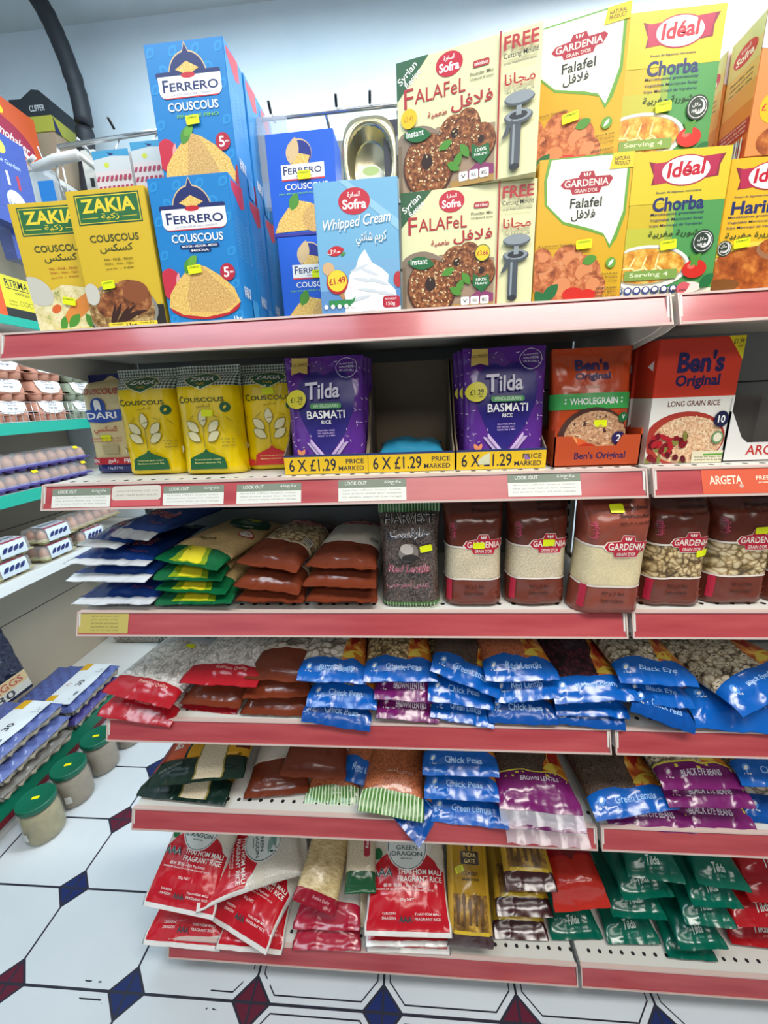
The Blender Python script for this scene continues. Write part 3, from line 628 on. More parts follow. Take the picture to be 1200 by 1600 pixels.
def d_gard_box(H=.176, foil=False):
    W = .121; a = Art(W, H); gn = M('#6aa03a', .4); pale = M('#eef1e2', .38)
    a.poly([(0, 1), (1, 1), (1, .52), (.84, .4), (.8, .37), (.72, .48), (.55, .5), (.2, .58), (.02, .66), (0, .7)], gn) if foil else a.poly([(.1, 1), (.97, 1), (.97, .6), (.9, .44), (.83, .37), (.76, .46), (.6, .5), (.3, .56), (.08, .7), (.06, .86)], gn)
    P = [(.13, .99), (.94, .99), (.94, .62), (.87, .47), (.83, .4), (.75, .48), (.6, .52), (.3, .58), (.11, .7), (.09, .86)]
    a.poly(P, pale); a.rect(.0, .0, 1, .08, M('#cf9a1c', .4))
    gardenia_logo(a, .52, .825, .56, .15, M('#a8243a', .35)); a.text('Falafel', .36, .665, .7, .73, INK); a.text('فلافل', .38, .575, .64, .65, INK)
    a.poly([(.78, 1), (1, 1), (1, .9), (.75, .9)], YEL); a.text('NATURAL', .8, .95, .96, .975, INK); a.text('PRODUCT', .8, .92, .96, .945, INK)
    for cx, cy, r in ((.14, .2, .2), (.38, .3, .17), (.55, .2, .2), (.3, .1, .22), (.66, .1, .16), (.08, .32, .12)): a.ell(cx, cy, r, r * .72, FALO, cx * 3); a.ell(cx + .02, cy + .02, r * .5, r * .3, M('#d98a58', .4), cx)
    a.ell(.46, .06, .12, .05, TOM); a.ell(.62, .05, .1, .04, TOM); a.leaf(.2, .08, .03, .008, .8, GRN); a.leaf(.1, .03, .03, .008, 2.2, GRN); a.leaf(.62, .3, .02, .006, .3, LEAF)
    a.ell(.86, .27, .055, None, gn); a.leaf(.86, .27, .01, .002, .9, pale); a.lines(['Quick & Easy', 'to Prepare', 'تحضير سريع'], .76, .95, .2, .028, INK); a.lines(['VEGETARIAN', 'Net Wt. approx', '200g (7 oz)'], .72, .95, .1, .03, INK)
    a.text('A Lebanese Speciality', .03, .405, .45, .425, M('#7a5a1c', .5))
    me, S = carton('falafel_mix_box', W, .045, H, M('#d9a91e', .36), a); return me, S, W, H
def ideal_ribbon(a, cx, cy, w, h):
    pk = M('#b32a4e', .35); dk = M('#8a1f3c', .4)
    a.poly([(cx - .5 * w, cy + .36 * h), (cx - .3 * w, cy + .22 * h), (cx - .25 * w, cy - .3 * h), (cx - .44 * w, cy - .42 * h), (cx - .42 * w, cy - .1 * h)], dk); a.poly([(cx + .5 * w, cy + .46 * h), (cx + .3 * w, cy + .36 * h), (cx + .25 * w, cy - .3 * h), (cx + .44 * w, cy - .25 * h), (cx + .44 * w, cy + .1 * h)], dk)
    a.poly([(cx - .44 * w, cy + .28 * h), (cx + .44 * w, cy + .44 * h), (cx + .4 * w, cy - .22 * h), (cx - .4 * w, cy - .4 * h)], pk)
    a.ell(cx, cy, .335 * w, .5 * h, pk); a.ell(cx, cy, .315 * w, .46 * h, WHT); a.text('Idéal', cx - .25 * w, cy - .2 * h, cx + .26 * w, cy + .3 * h, M('#c01a34', .35), .06, .03, .12)
def halal(a, cx, cy, r):
    a.ell(cx, cy, r, None, M('#2c3a30', .4)); a.ring(cx, cy, r * .86, None, .0007, WHT); a.ell(cx + r * .1, cy + .005, r * .6, None, WHT); a.ell(cx - r * .08, cy + .008, r * .56, None, M('#2c3a30', .4)); a.text('حلال', cx - r * .5, cy, cx + r * .3, cy + .03, WHT); a.text('HALAL', cx - r * .5, cy - .035, cx + r * .4, cy - .012, WHT)
def d_ideal(kind, H=.174):
    W = .122; a = Art(W, H); gn = M('#4d9650', .4)
    if kind == 'chorba':
        a.rect(.5, 0, 1, .72, gn); a.rect(.42, 0, .5, .72, M('#93ae42', .4)); a.rect(.0, 0, .42, .5, M('#bcbb3a', .4)); a.rect(0, .66, 1, 1, M('#d8c22c', .38)); a.poly([(0, 0), (1, 0), (1, .05), (0, .09)], M('#dcdcc8', .4))
        a.text('Chorba', .25, .605, .79, .7, NAVY, bold=.03)
    else: a.rect(0, .3, 1, .4, M('#e6cf4c', .38)); a.text('Harira', .08, .605, .62, .7, NAVY, bold=.03)
    ideal_ribbon(a, .55 if kind == 'chorba' else .45, .865, .78, .2)
    x = .24 if kind == 'chorba' else .06
    a.text('Soupe de légumes marocaine', x + .03, .72, x + .5, .738, NAVY, bold=.006); a.lines(['Marokkaanse groentesoep', 'Vegetable Moroccan Soup', 'Sopa Marroqui de Verduras'], x, x + .56, .595, .038, NAVY, bold=.008)
    a.text('شوربة مغربية' if kind == 'chorba' else 'حريرة مغربية', x, .42, x + .54, .475, M('#2c4a2a', .4))
    if kind == 'chorba':
        a.ell(.25, .22, .48, .16, M('#e8e6dc', .3)); a.ell(.25, .225, .44, .135, M('#a9a48c', .3)); a.ell(.25, .23, .42, .125, SOUP)
        for i in range(9): a.leaf(.05 + .045 * i, .22 + .04 * math.sin(i * 2), .02, .0012, i * 1.1, M('#f6e7a0', .4))
        for i in range(7): a.ell(-.02 + .1 * i, .055, .045, .03, M('#39477f', .4)); a.ell(-.02 + .1 * i, .06, .028, .018, WHT)
        a.rrect(.02, .13, .6, .2, M('#7fa04a', .4), .002); a.text('Serving 4', .08, .145, .5, .185, M('#dfe6c0', .4))
        halal(a, .83, .38, .115); a.ell(.78, .19, .13, .065, TOM); a.ell(.74, .21, .04, .02, M('#e8685a', .35)); a.leaf(.78, .255, .02, .004, .9, LEAF); a.leaf(.76, .255, .02, .004, 2.2, LEAF)
        a.ell(.75, .06, .13, .04, M('#e6d6cc', .4)); a.leaf(.68, .06, .02, .007, .4, M('#cf5a64', .4)); a.leaf(.93, .1, .024, .007, .8, GRN)
        a.text('110 ge (3.88 oz)', .33, .028, .72, .052, INK)
    else:
        a.ell(.55, .16, .75, .2, M('#e8e2cc', .3)); a.ell(.55, .18, .68, .19, SOUPD); a.ell(.75, .34, .33, .1, M('#9a6a4a', .4)); a.ell(.75, .36, .3, .08, SOUPD); a.ell(.1, .08, .2, .05, M('#7a4a1c', .4)); a.rect(0, 0, 1, .04, M('#dcdcc8', .4)); a.lines(['suggestion de presentation'], .2, .8, .035, .02, INK); halal(a, -.02 + .09, .36, .08)
    me, S = carton('soup_mix_box', W, .05, H, M('#cfb428', .38) if kind == 'chorba' else M('#e2b322', .38), a); return me, S, W, H
def d_orange():
    W, D, H = .12, .056, .152; sd = Art(D, H)
    cs = ['#c2512a', '#cf6a32', '#dc873c', '#e3a352', '#e0bb6c', '#d3c884', '#c8d196']
    for i, c in enumerate(cs): sd.rect(0, i / 7, 1, 1 if i == 6 else (i + 1) / 7, M(c, .38))
    sofra_logo(sd, .5, .83, .36, .075); sd.lines(['Powder mix', 'chickpeas and spices', 'Net weight 200g'], .15, .85, .68, .04, M('#5c5a30', .5)); sd.rect(0, .19, 1, .3, M('#b03a36', .4)); sd.lines(['produced for europe', 'keep in a dry place', 'best before see top'], .12, .9, .29, .033, WHT)
    for i in range(11): sd.rect(.08 + i * .075, 0, .08 + i * .075 + (.05 if i % 3 else .03), .17, M('#8fb0cf' if i % 2 else '#dfe8ee', .4))
    a = Art(W, H); a.poly([(0, 1), (1, 1), (1, .6), (0, .75)], M('#cfc6cf', .4)); a.ell(.22, .34, .14, None, M('#f0b81c', .35)); a.text('£1.69', .1, .32, .34, .37, REDP); a.ell(.6, .1, .5, .16, SOUPD)
    me, S = carton('soup_mix_box', W, D, H, M('#d98a4a', .38), a, left=sd); return me, S, W, H
def d_bens_box():
    W, D, H = .147, .055, .196; a = Art(W, H); rd = M('#cf3a22', .38); nv = M('#241c52', .4); wh = M('#e6e2d8', .4)
    a.rect(0, 0, 1, .545, wh); a.poly([(.8, 1), (1, 1), (1, .82)], M('#e8d322', .4)); a.text('£1.99', .865, .94, .985, .975, INK); a.text('RRP', .925, .915, .98, .93, INK)
    a.text("Ben's", .25, .735, .8, .9, nv, bold=.04); a.text('Original', .25, .605, .78, .72, nv, bold=.035)
    a.text('LONG GRAIN RICE', .2, .472, .83, .515, M('#6e3a2c', .45), bold=.012)
    a.ell(.46, .2, .5, .23, M('#a8382c', .35)); a.ell(.5, .19, .44, .2, grain('rice_in_bowl', [(.3, '#a8784c'), (.5, '#dcb088'), (.7, '#f2dcbc')], 220, False)); a.speck(.1, .1, .92, .38, 150, .0085, .0011, [M('#f0d6b2', .4), M('#dcb58a', .4)], 4, lambda x, y: (x - .52) ** 2 / .15 + (y - .2) ** 2 / .034 < 1)
    for i in range(34):
        r = random.Random(i); x = r.uniform(.02, .5); y = r.uniform(.0, .24); a.ell(x, y, r.uniform(.03, .065), r.uniform(.018, .035), [M('#7a1420', .3), M('#a8202a', .3), M('#5a0f1a', .3), M('#7d7a3a', .4)][i % 4], r.uniform(0, 3))
    a.ell(.87, .36, .088, None, M('#1a1c40', .4)); a.text('10', .83, .33, .915, .39, WHT, bold=.02); a.ell(.86, .21, .07, None, M('#5f8a5a', .4)); a.ell(.86, .21, .05, None, M('#dcd6bc', .4))
    a.rect(.58, 0, .99, .1, M('#d9d2b4', .4)); a.rect(.72, .06, .97, .075, M('#5a9a3a', .4)); a.lines(['Energy Fat Sugars Salt', '640kJ 0.5g 0.1g 0g'], .62, .96, .055, .025, INK)
    sd = Art(D, H); sd.rect(0, 0, 1, .545, wh); sd.poly([(.55, .8), (.85, .84), (.85, .76)], WHT)
    me, S = carton('rice_box', W, D, H, rd, a, left=sd); return me, S, W, H

# ------------------------------------------------------------------ open display trays
def tray(name, W, D, h, side, hb, mat, inner, front, bevel_h=None, cut=None):
    """shelf-ready tray: low printed front lip, raked sides, high back"""
    mb = MB(); t = .0022
    mb.box(-W / 2, 0, .0005, W / 2, D, t, inner)
    if cut:
        vs = [(x * W - W / 2, 0, z * hb) for x, z in cut]; n = len(vs); mb.add(vs + [(x, t, z) for x, y, z in vs], [list(range(n)), list(range(n, 2 * n))[::-1]] + [[i, n + i, n + (i + 1) % n, (i + 1) % n] for i in range(n)], mat)
    else: mb.box(-W / 2, 0, 0, W / 2, t, h, mat)
    for sx in (-1, 1):
        x0 = sx * W / 2; x1 = x0 - sx * t
        P = [(0, 0), (D, 0), (D, hb), (D * .8, hb), (D * .22, side), (0, h)] if not cut else [(0, 0), (D, 0), (D, hb * .9), (0, hb)]
        k = len(P); mb.add([(x0, y, z) for y, z in P] + [(x1, y, z) for y, z in P], [list(range(k)), [k + i for i in range(k)][::-1]] + [[i, k + i, k + (i + 1) % k, (i + 1) % k] for i in range(k)], inner if not cut else mat)
    mb.box(-W / 2, D - t, 0, W / 2, D, hb, inner)
    front.put(mb, lambda u, v, o: (W * (u - .5), -o, front.H * v))
    return mb.mesh(name)
def d_price_tray():
    W, h = .146, .033; a = Art(W, h); a.rect(0, 0, 1, 1, M('#e2b81f', .42)); a.rect(0, .9, 1, 1, M('#2a3566', .4)); k = M('#1f2236', .5)
    a.text('6 X £1.29', .055, .14, .62, .78, k, bold=.012); a.text('PRICE', .74, .5, .95, .74, k, bold=.01); a.text('MARKED', .65, .14, .95, .38, k, bold=.01)
    return tray('display_tray', W, .16, h, .055, .19, M('#2a3566', .45), M('#6e5f4c', .7), a)

# ------------------------------------------------------------------ printed designs: bags
BROWN = '#6b3423'; LABEL_RED = M('#b3203a', .35)
def gingham():
    m, t, b = nt('gingham_film'); tc = t.nodes.new('ShaderNodeTexCoord'); r = None
    sx = t.nodes.new('ShaderNodeSeparateXYZ'); t.links.new(tc.outputs['UV'], sx.inputs[0]); o = []
    for i in (0, 1):
        a = t.nodes.new('ShaderNodeMath'); a.operation = 'MULTIPLY'; a.inputs[1].default_value = 190; t.links.new(sx.outputs[i], a.inputs[0])
        f = t.nodes.new('ShaderNodeMath'); f.operation = 'FRACT'; t.links.new(a.outputs[0], f.inputs[0])
        g = t.nodes.new('ShaderNodeMath'); g.operation = 'GREATER_THAN'; g.inputs[1].default_value = .5; t.links.new(f.outputs[0], g.inputs[0]); o.append(g.outputs[0])
    s = t.nodes.new('ShaderNodeMath'); s.operation = 'ADD'; t.links.new(o[0], s.inputs[0]); t.links.new(o[1], s.inputs[1])
    h = t.nodes.new('ShaderNodeMath'); h.operation = 'MULTIPLY'; h.inputs[1].default_value = .5; t.links.new(s.outputs[0], h.inputs[0])
    r = ramp(t, [(0.0, '#dde3dc'), (.5, '#96a69c'), (1.0, '#2a4238')]); t.links.new(h.outputs[0], r.inputs[0]); t.links.new(r.outputs[0], b.inputs['Base Color']); crinkle(t, b)
    return m
GING = gingham()
def b_zakia(red, seed):
    B = Bag(.117, .192, .062, .01, .012, True, seed=seed, top=.8, wr=.003); a = Art(.117, .192); y = FM('#e8c800', .3); g = M('#1f5c33', .35); cr = M('#e6dfb0', .4); ol = M('#8a7a20', .4); dk = M('#2f4a26', .4)
    a.poly([(.2, .86), (.3, .905), (.5, .93), (.7, .905), (.8, .86), (.7, .815), (.5, .765), (.3, .815)], cr); a.poly([(.22, .86), (.31, .898), (.5, .92), (.69, .898), (.78, .86), (.69, .82), (.5, .775), (.31, .82)], g); a.text('ZAKIA', .31, .845, .69, .885, WHT, bold=.02); a.text('زكية', .43, .808, .57, .832, YEL)
    a.text('C', .12, .655, .2, .715, dk, bold=.014); a.text('OUSCOUS', .21, .66, .84, .7, dk, bold=.012); a.text('كسكسي', .4, .605, .62, .64, M('#9a8a20', .4)); a.ell(.84, .61, .075, None, g); a.leaf(.84, .61, .008, .002, 1, YEL)
    for (cx, cy, q) in ((.47, .515, 1.57), (.3, .44, 2.4), (.64, .44, .74), (.31, .35, 2.55), (.63, .35, .6)): a.leaf(cx, cy, .03, .0085, q, ol); a.leaf(cx, cy, .0275, .0072, q, cr)
    a.rect(.465, .25, .475, .45, ol)
    for q in range(5): a.leaf(.12 + .19 * q, .5 + .03 * (q % 2), .016, .0005, 1.2 - .5 * q, ol)
    c = M('#c22a2a', .35) if red else g
    a.poly([(.2, .05), (.22, .15), (.32, .18), (.44, .21), (.48, .24), (.52, .21), (.64, .18), (.76, .15), (.78, .05)], c); a.lines(['Couscous grain moyen', 'Medium couscous 1kg'], .28, .7, .145, .03, M('#e8dc8a', .4))
    if red: a.poly([(.0, .045), (.2, .05), (.2, .1), (0, .12)], c)
    a.ell(.06, .24, .05, .035, M('#d9d2b0', .4)); a.lines(['1 kg e', 'origine', 'maroc'], .76, .92, .33, .03, ol)
    me = B.mesh('couscous_bag', [(.805, y), (2, GING)], a); return me, B
def b_dari():
    B = Bag(.115, .19, .062, .01, .012, True, seed=5, top=.8, wr=.003); a = Art(.115, .19); nv = M('#232a6e', .35); cr = FM('#d9c894', .3); rd = M('#b3242c', .35); bl = M('#2c4fa8', .35)
    a.poly([(.02, .9), (.3, .94), (.45, .985), (.6, .93), (.75, .88), (.88, .78), (.8, .68), (.78, .6), (.9, .5), (1, .46), (1, .13), (.02, .13)], M('#d9c894', .35)); a.poly([(.88, .45), (1, .45), (1, .13), (.88, .13)], M('#6f8fc0', .4))
    for c in ((.9, .86), (.9, .6), (.8, .95)): [a.leaf(c[0], c[1], .022, .004, k * PI / 4, M('#b9c0dd', .4)) for k in range(4)]; a.ell(c[0], c[1], .03, None, M('#e8e4d0', .4))
    a.text('COUSCOUS', .03, .785, .74, .84, rd, bold=.02)
    a.ell(.36, .67, .14, .085, bl); a.poly([(.06, .53), (.1, .64), (.3, .64), (.62, .63), (.78, .64), (.74, .53), (.4, .51)], bl); a.text('DARI', .12, .55, .68, .615, WHT, bold=.025)
    for i in range(4): a.leaf(.33, .655 + i * .02, .012, .003, .8, WHT); a.leaf(.39, .655 + i * .02, .012, .003, 2.3, WHT)
    a.text('كسكسي', .22, .4, .66, .48, rd); a.rect(.3, .2, .6, .29, M('#b3a47a', .4)); a.lines(['Semoule de ble dur'] * 2, .1, .7, .37, .03, rd)
    a.rect(0, .09, 1, .16, rd); a.text('FIN', .08, .105, .2, .145, WHT); a.text('رفيع', .38, .1, .56, .15, WHT); a.text('FINE', .68, .105, .9, .145, WHT); a.text('1 kg (2.2 lbs)', .36, .045, .62, .07, M('#b9c0dd', .4))
    me = B.mesh('couscous_bag', [(.15, FM('#262c70')), (2, FM('#262c70'))], a); return me, B
def b_tilda():
    B = Bag(.134, .192, .03, .006, .012, True, seed=3, top=.5, wr=.0018, pinch=.02); a = Art(.134, .192); nv = M('#2a1f78', .35); wt = M('#e6e0ee', .4); pk = M('#c9b0d8', .4)
    a.poly([(.5, .12), (.3, .3), (.17, .5), (.14, .66), (.18, .78), (.28, .85), (.4, .87), (.5, .83), (.6, .87), (.74, .86), (.85, .8), (.89, .68), (.86, .52), (.75, .34)], nv)
    inh = lambda x, y: abs(x - .51) > .36 * min(1, (y - .05) / .5) + .02 or y > .88
    a.speck(.03, .2, .97, .97, 120, .0055, .0007, [pk], 6, inh)
    for k in range(9): a.leaf(.28 + .025 * k, .24 - .022 * k, .013, .0022, 2.6, pk); a.leaf(.74 - .025 * k, .24 - .022 * k, .013, .0022, .5, pk)
    for k in range(9): a.leaf(.31 + .025 * k, .26 - .022 * k, .012, .0022, 1.9, pk); a.leaf(.71 - .025 * k, .26 - .022 * k, .012, .0022, 1.2, pk)
    a.poly([(.1, .99), (.3, .99), (.3, .84), (.2, .86), (.1, .84)], M('#e0c060', .4)); a.text('CLASSICS', .11, .91, .29, .935, M('#5a4020', .5))
    a.text('T', .27, .625, .43, .77, wt, .05, .02, .1); a.text('ilda', .42, .63, .7, .76, wt, .05, .022, .1); a.rrect(.32, .545, .72, .59, M('#4fa05a', .4), .004); a.text('WHOLEGRAIN', .36, .555, .68, .582, M('#d8efd0', .4)); a.text('BASMATI', .28, .465, .76, .53, WHT, bold=.012); a.text('RICE', .46, .42, .58, .45, WHT)
    a.lines(['GLUTEN FREE', 'NO ADDED SALT', 'READY IN 2 MIN'], .4, .62, .37, .024, pk)
    a.ell(.16, .63, .115, None, M('#efe23a', .35)); a.text('£1.29', .09, .605, .235, .65, INK, bold=.01); a.text('RRP', .19, .585, .23, .597, INK)
    a.ring(.79, .885, .13, None, .0008, wt); a.lines(['Perfect with', 'SALADS', 'OR A CHILLI'], .7, .88, .925, .03, wt)
    a.rrect(.16, .03, .32, .13, M('#cfd0b0', .4), .002); a.leaf(.2, .17, .014, .003, 1.2, M('#e08a5a', .4)); a.leaf(.16, .17, .014, .003, 2, M('#e08a5a', .4)); a.rect(.74, .06, .86, .12, M('#8a6aa8', .4))
    me = B.mesh('rice_pouch', [(2, FM('#5f2e90', .3))], a); return me, B
def b_bens():
    B = Bag(.125, .185, .034, .006, .012, True, seed=8, top=.5, wr=.003, pinch=.02); a = Art(.125, .185); nv = M('#2a2158', .4); cr = M('#f0dcc0', .4)
    a.text("Ben's", .28, .8, .7, .9, nv, bold=.04); a.text('Original', .28, .71, .71, .785, nv, bold=.035); a.text('CLASSIC', .4, .655, .6, .675, cr)
    a.rect(0, .475, 1, .61, M('#3fa852', .35)); a.text('WHOLEGRAIN', .2, .515, .8, .57, WHT, bold=.022); [a.ell(.15, .53 + i * .03, .012, None, WHT) for i in (0, 1)]; [a.ell(.85, .53 + i * .03, .012, None, WHT) for i in (0, 1)]
    a.ell(.52, .22, .44, .27, M('#4a2c22', .4)); a.ell(.55, .22, .4, .24, grain('brown_rice', [(.3, '#8a5a3c'), (.5, '#c2906a'), (.7, '#e3bf98')], 200, False)); a.speck(.2, .08, .92, .44, 90, .008, .001, [M('#e6c8a2', .4), M('#c99c74', .4)], 9, lambda x, y: (x - .56) ** 2 / .14 + (y - .23) ** 2 / .045 < 1)
    a.ell(.3, .13, .22, .1, M('#d8602c', .35), -.3); a.ell(.42, .1, .16, .08, M('#c23a22', .35), .3); a.ell(.22, .2, .1, .05, M('#e89a5a', .35)); a.ell(.84, .22, .085, None, nv); a.text('2', .81, .19, .87, .25, WHT, bold=.02); a.ell(.87, .4, .06, None, GRN); a.text('V', .85, .385, .89, .42, WHT)
    me = B.mesh('rice_pouch', [(2, FM('#c4491f', .3))], a); return me, B
CHICK = beans('chickpeas', [(.0, '#e6d2a6'), (.42, '#c9ae7c'), (.62, '#8a6f45'), (.8, '#4a3a24')], 105)
BUTTER = beans('broad_beans', [(.0, '#e8d9b8'), (.42, '#d3be92'), (.6, '#a08658'), (.8, '#5c4a2e')], 75, (1, 1.35, 1))
HARIC = beans('white_beans', [(.0, '#f7f5f1'), (.4, '#f1eee9'), (.58, '#dad6cf'), (.78, '#aaa49c')], 125, (1.15, .75, 1))
LIMA = beans('lima_beans', [(.0, '#efe8dc'), (.45, '#e3dacb'), (.62, '#b3a693'), (.8, '#6a5e50')], 70, (.8, 1.1, 1))
EYED = beans('black_eye_beans', [(.0, '#e6dac4'), (.45, '#d3c4a6'), (.68, '#8f7c60'), (.8, '#3a2e24')], 88, (1, 1.2, 1), '#2a2220')
KIDNEY = beans('kidney_beans', [(.0, '#6a2a34'), (.4, '#4e1c28'), (.62, '#2c0f18'), (.8, '#16080c')], 90, (1.2, .8, 1))
BLENT = beans('brown_lentils', [(.0, '#7a6250'), (.45, '#5e4a3c'), (.65, '#3c2e26'), (.85, '#241b16')], 260)
GLENT = beans('dark_lentils', [(.0, '#84746a'), (.45, '#64564e'), (.65, '#3e3430'), (.85, '#282220')], 230)
RLENT = beans('red_lentils', [(.0, '#e08a5c'), (.45, '#cc7448'), (.65, '#9c5030'), (.85, '#6e3620')], 270)
RICE = grain('rice_grains', [(.3, '#b3a283'), (.5, '#cfc0a2'), (.7, '#e2d6bc')], 330); SEMO = grain('semolina', [(.3, '#d3c294'), (.5, '#dccba0'), (.7, '#e6d8b2')], 260)
BULG = grain('bulgur_grains', [(.3, '#b08f5c'), (.5, '#c9aa74'), (.7, '#dcc392')], 320); NOOD = grain('rice_noodles', [(.3, '#9a8458'), (.5, '#c4ad7c'), (.7, '#ddcba0')], 60, True, (1, 3, 1), 6); WRICE = grain('white_rice', [(.3, '#bdb7a8'), (.5, '#d3cdbf'), (.7, '#e4dfd4')], 300)
def b_gard(fill, seed, name, title, W=.106, H=.208, slump=0):
    B = Bag(W, H, .07, .01, .014, True, seed=seed, top=.72 - slump * .1, wr=.0036, pinch=.12 + slump); a = Art(W, H); e = M('#e8ddd0', .4); dk = M('#2c120c', .5)
    lo, hi = (.262, .535) if not slump else (.25, .555)
    a.rect(0, lo - .015, 1, lo, e); a.rect(0, hi, 1, hi + .015, e)
    gardenia_logo(a, .64 if not slump else .61, .56, .66, .17)
    a.lines([title[0], title[1], 'المنتج'], .46, .88, .9 if not slump else .85, .05, dk, .5); a.lines(['907 g (2 lbs)', 'Product of Lebanon'], .34, .66, .2, .055, dk); a.ring(.86, .13, .06, None, .0008, M('#8a4a34', .4))
    a.text('غاردينيا', .02, .66, .26, .71, M('#cf4a6c', .35), PI / 2, .02)
    a.rrect(.06, .06, .13, .25, LABEL_RED, .002)
    me = B.mesh(name, [(lo, FM('#70372a' if not slump else '#8a4434')), (hi, fill), (2, FM('#672f20' if not slump else '#8a4434'))], a); return me, B
def stripes(a, y0, y1, n, mat):
    for i in range(n): a.rect((i + .1) / n, y0, (i + .62) / n, y1, mat)
def b_harvest():
    W, H = .108, .192; B = Bag(W, H, .06, .014, .022, True, seed=11, top=.66, wr=.0036, pinch=.1); a = Art(W, H); lg = M('#b9cfa8', .4); bl = M('#1d2a4e', .4); wt = M('#e4e0da', .4)
    g = FM('#3d7a34')
    for i in range(21): a.rect((i + .15) / 21, .885, (i + .42) / 21, 1, lg); a.rect((i + .15) / 21, 0, (i + .42) / 21, .05, lg)
    a.text('HARVEST', .1, .785, .9, .865, wt, bold=.05); a.text('HARVEST', .1, .785, .9, .865, M('#17181c', .4), bold=.022); a.text('هارفست', .18, .66, .8, .755, wt, bold=.045); a.text('هارفست', .18, .66, .8, .755, bl, bold=.006)
    a.ell(.48, .55, .17, .085, M('#7a706a', .4)); a.ell(.45, .58, .12, .05, M('#b5aca4', .4), -.4); a.ell(.5, .5, .14, .03, M('#2c2826', .4))
    pk = M('#d9a8b0', .4); a.text('Red Lentils', .14, .36, .82, .44, pk, 0, .03, .25); a.text('Red Lentils', .14, .36, .82, .44, M('#8a2f44', .4), 0, .004, .25); a.text('عدس احمر حب', .12, .2, .8, .28, pk, bold=.03); a.text('عدس احمر حب', .12, .2, .8, .28, M('#8a2f44', .4), bold=.0)
    me = B.mesh('lentil_bag', [(.05, g), (.885, GLENT), (2, g)], a); return me, B
# lying bags: v = 0 is the sealed end that faces the aisle
FOODM = grain('food_motif', [(.28, '#7a2018'), (.45, '#c25a24'), (.6, '#e0a03c'), (.72, '#efd690')], 38)
def b_pulse(fill, band, top, title, seed, droop=.5, W=.142, L=.27, T=.045, bv=.15, emblem=True, kw=None):
    B = Bag(W, L, T, .02, .014, seed=seed, droop=droop, wr=.005, **(kw or {})); a = Art(W, L)
    m = {'blue': '#0b5ab0', 'purple': '#6e1a5e', 'deep': '#084a98'}[band]; tp = {'orange': '#c9781c', 'brown': '#6a5a1c', 'plum': '#4a1238', 'maroon': '#431020', 'red': '#b0301c'}[top]
    a.poly([(.62, bv - .02), (.99, bv - .02), (.99, .66), (.88, .7), (.8, .56), (.76, .42), (.66, .33)], FOODM); a.leaf(.86, .44, .09, .012, 1.2, M('#a8241a', .35)); a.leaf(.78, bv + .05, .05, .009, .3, M('#dcc04a', .35)); a.leaf(.9, bv + .03, .04, .008, 2.6, M('#c97a24', .35))
    wv = M('#e0d24a', .4); P = [(0, bv + .01), (.3, bv + .02), (.6, bv - .005), (.8, bv + .01), (1, bv - .02)]
    a.poly([(0, bv - .04)] + P + [(1, bv - .05)], wv if band == 'purple' else FM(m)); a.poly([(0, 0), (0, bv), (.3, bv + .008), (.6, bv - .015), (.8, bv), (1, bv - .03), (1, 0)], FM(m))
    if emblem: a.ell(.14, bv - .045, .045, None, M('#4f8fd8' if band != 'purple' else '#a04a8a', .35)); a.leaf(.14, bv - .045, .009, .003, .6, WHT); a.text('1 kg', .1, bv - .08, .19, bv - .07, WHT)
    a.text(title, .3, bv - .07, .8, bv - .04, M('#e6dcea' if band == 'purple' else '#9cc4ee', .4), bold=.012)
    a.poly([(0, .72), (.25, .68), (.55, .7), (.8, .78), (1, .72), (1, 1), (0, 1)], FM(tp)); a.text(title, .2, .82, .8, .88, M('#e8d8c0', .4), bold=.01)
    me = B.mesh('pulse_bag', [(bv, FM(m)), (.75, fill), (2, FM(tp))], a); return me, B
def b_redbean(seed, droop=.3, W=.17, L=.27, T=.042):
    B = Bag(W, L, T, .018, .014, seed=seed, droop=droop, wr=.004); a = Art(W, L); a.text('Premium Quality', .4, .105, .82, .135, M('#e0b0a8', .4), bold=.01)
    a.rect(0, .15, 1, .16, M('#d8d2cc', .4)); a.rrect(.3, .62, .85, .86, M('#cfd8de', .4), .006); a.lines(['White Beans', 'haricot 1kg'], .4, .75, .8, .07, M('#3f5f7a', .4))
    me = B.mesh('pulse_bag', [(.15, FM('#a81824')), (2, HARIC)], a); return me, B
def b_brown(fill, seed, droop=.2, W=.125, L=.26, T=.05, bv=.27):
    B = Bag(W, L, T, .014, .014, seed=seed, droop=droop, wr=.0042); a = Art(W, L); e = M('#ddd2c6', .4); a.rect(0, bv, 1, bv + .014, e); a.rect(0, .7, 1, .714, e)
    gardenia_logo(a, .55, .7, .7, .13); a.ring(.72, bv - .1, .05, None, .0008, M('#4a1f16', .4)); a.rrect(.82, bv + .03, .96, bv + .12, M('#d8d2c8', .4), .001)
    for i in range(6): a.rect(.83 + i * .02, bv + .04, .84 + i * .02, bv + .11, INK)
    me = B.mesh('pulse_bag', [(bv, FM('#70331f')), (.7, fill), (2, FM('#5e2c1d'))], a); return me, B
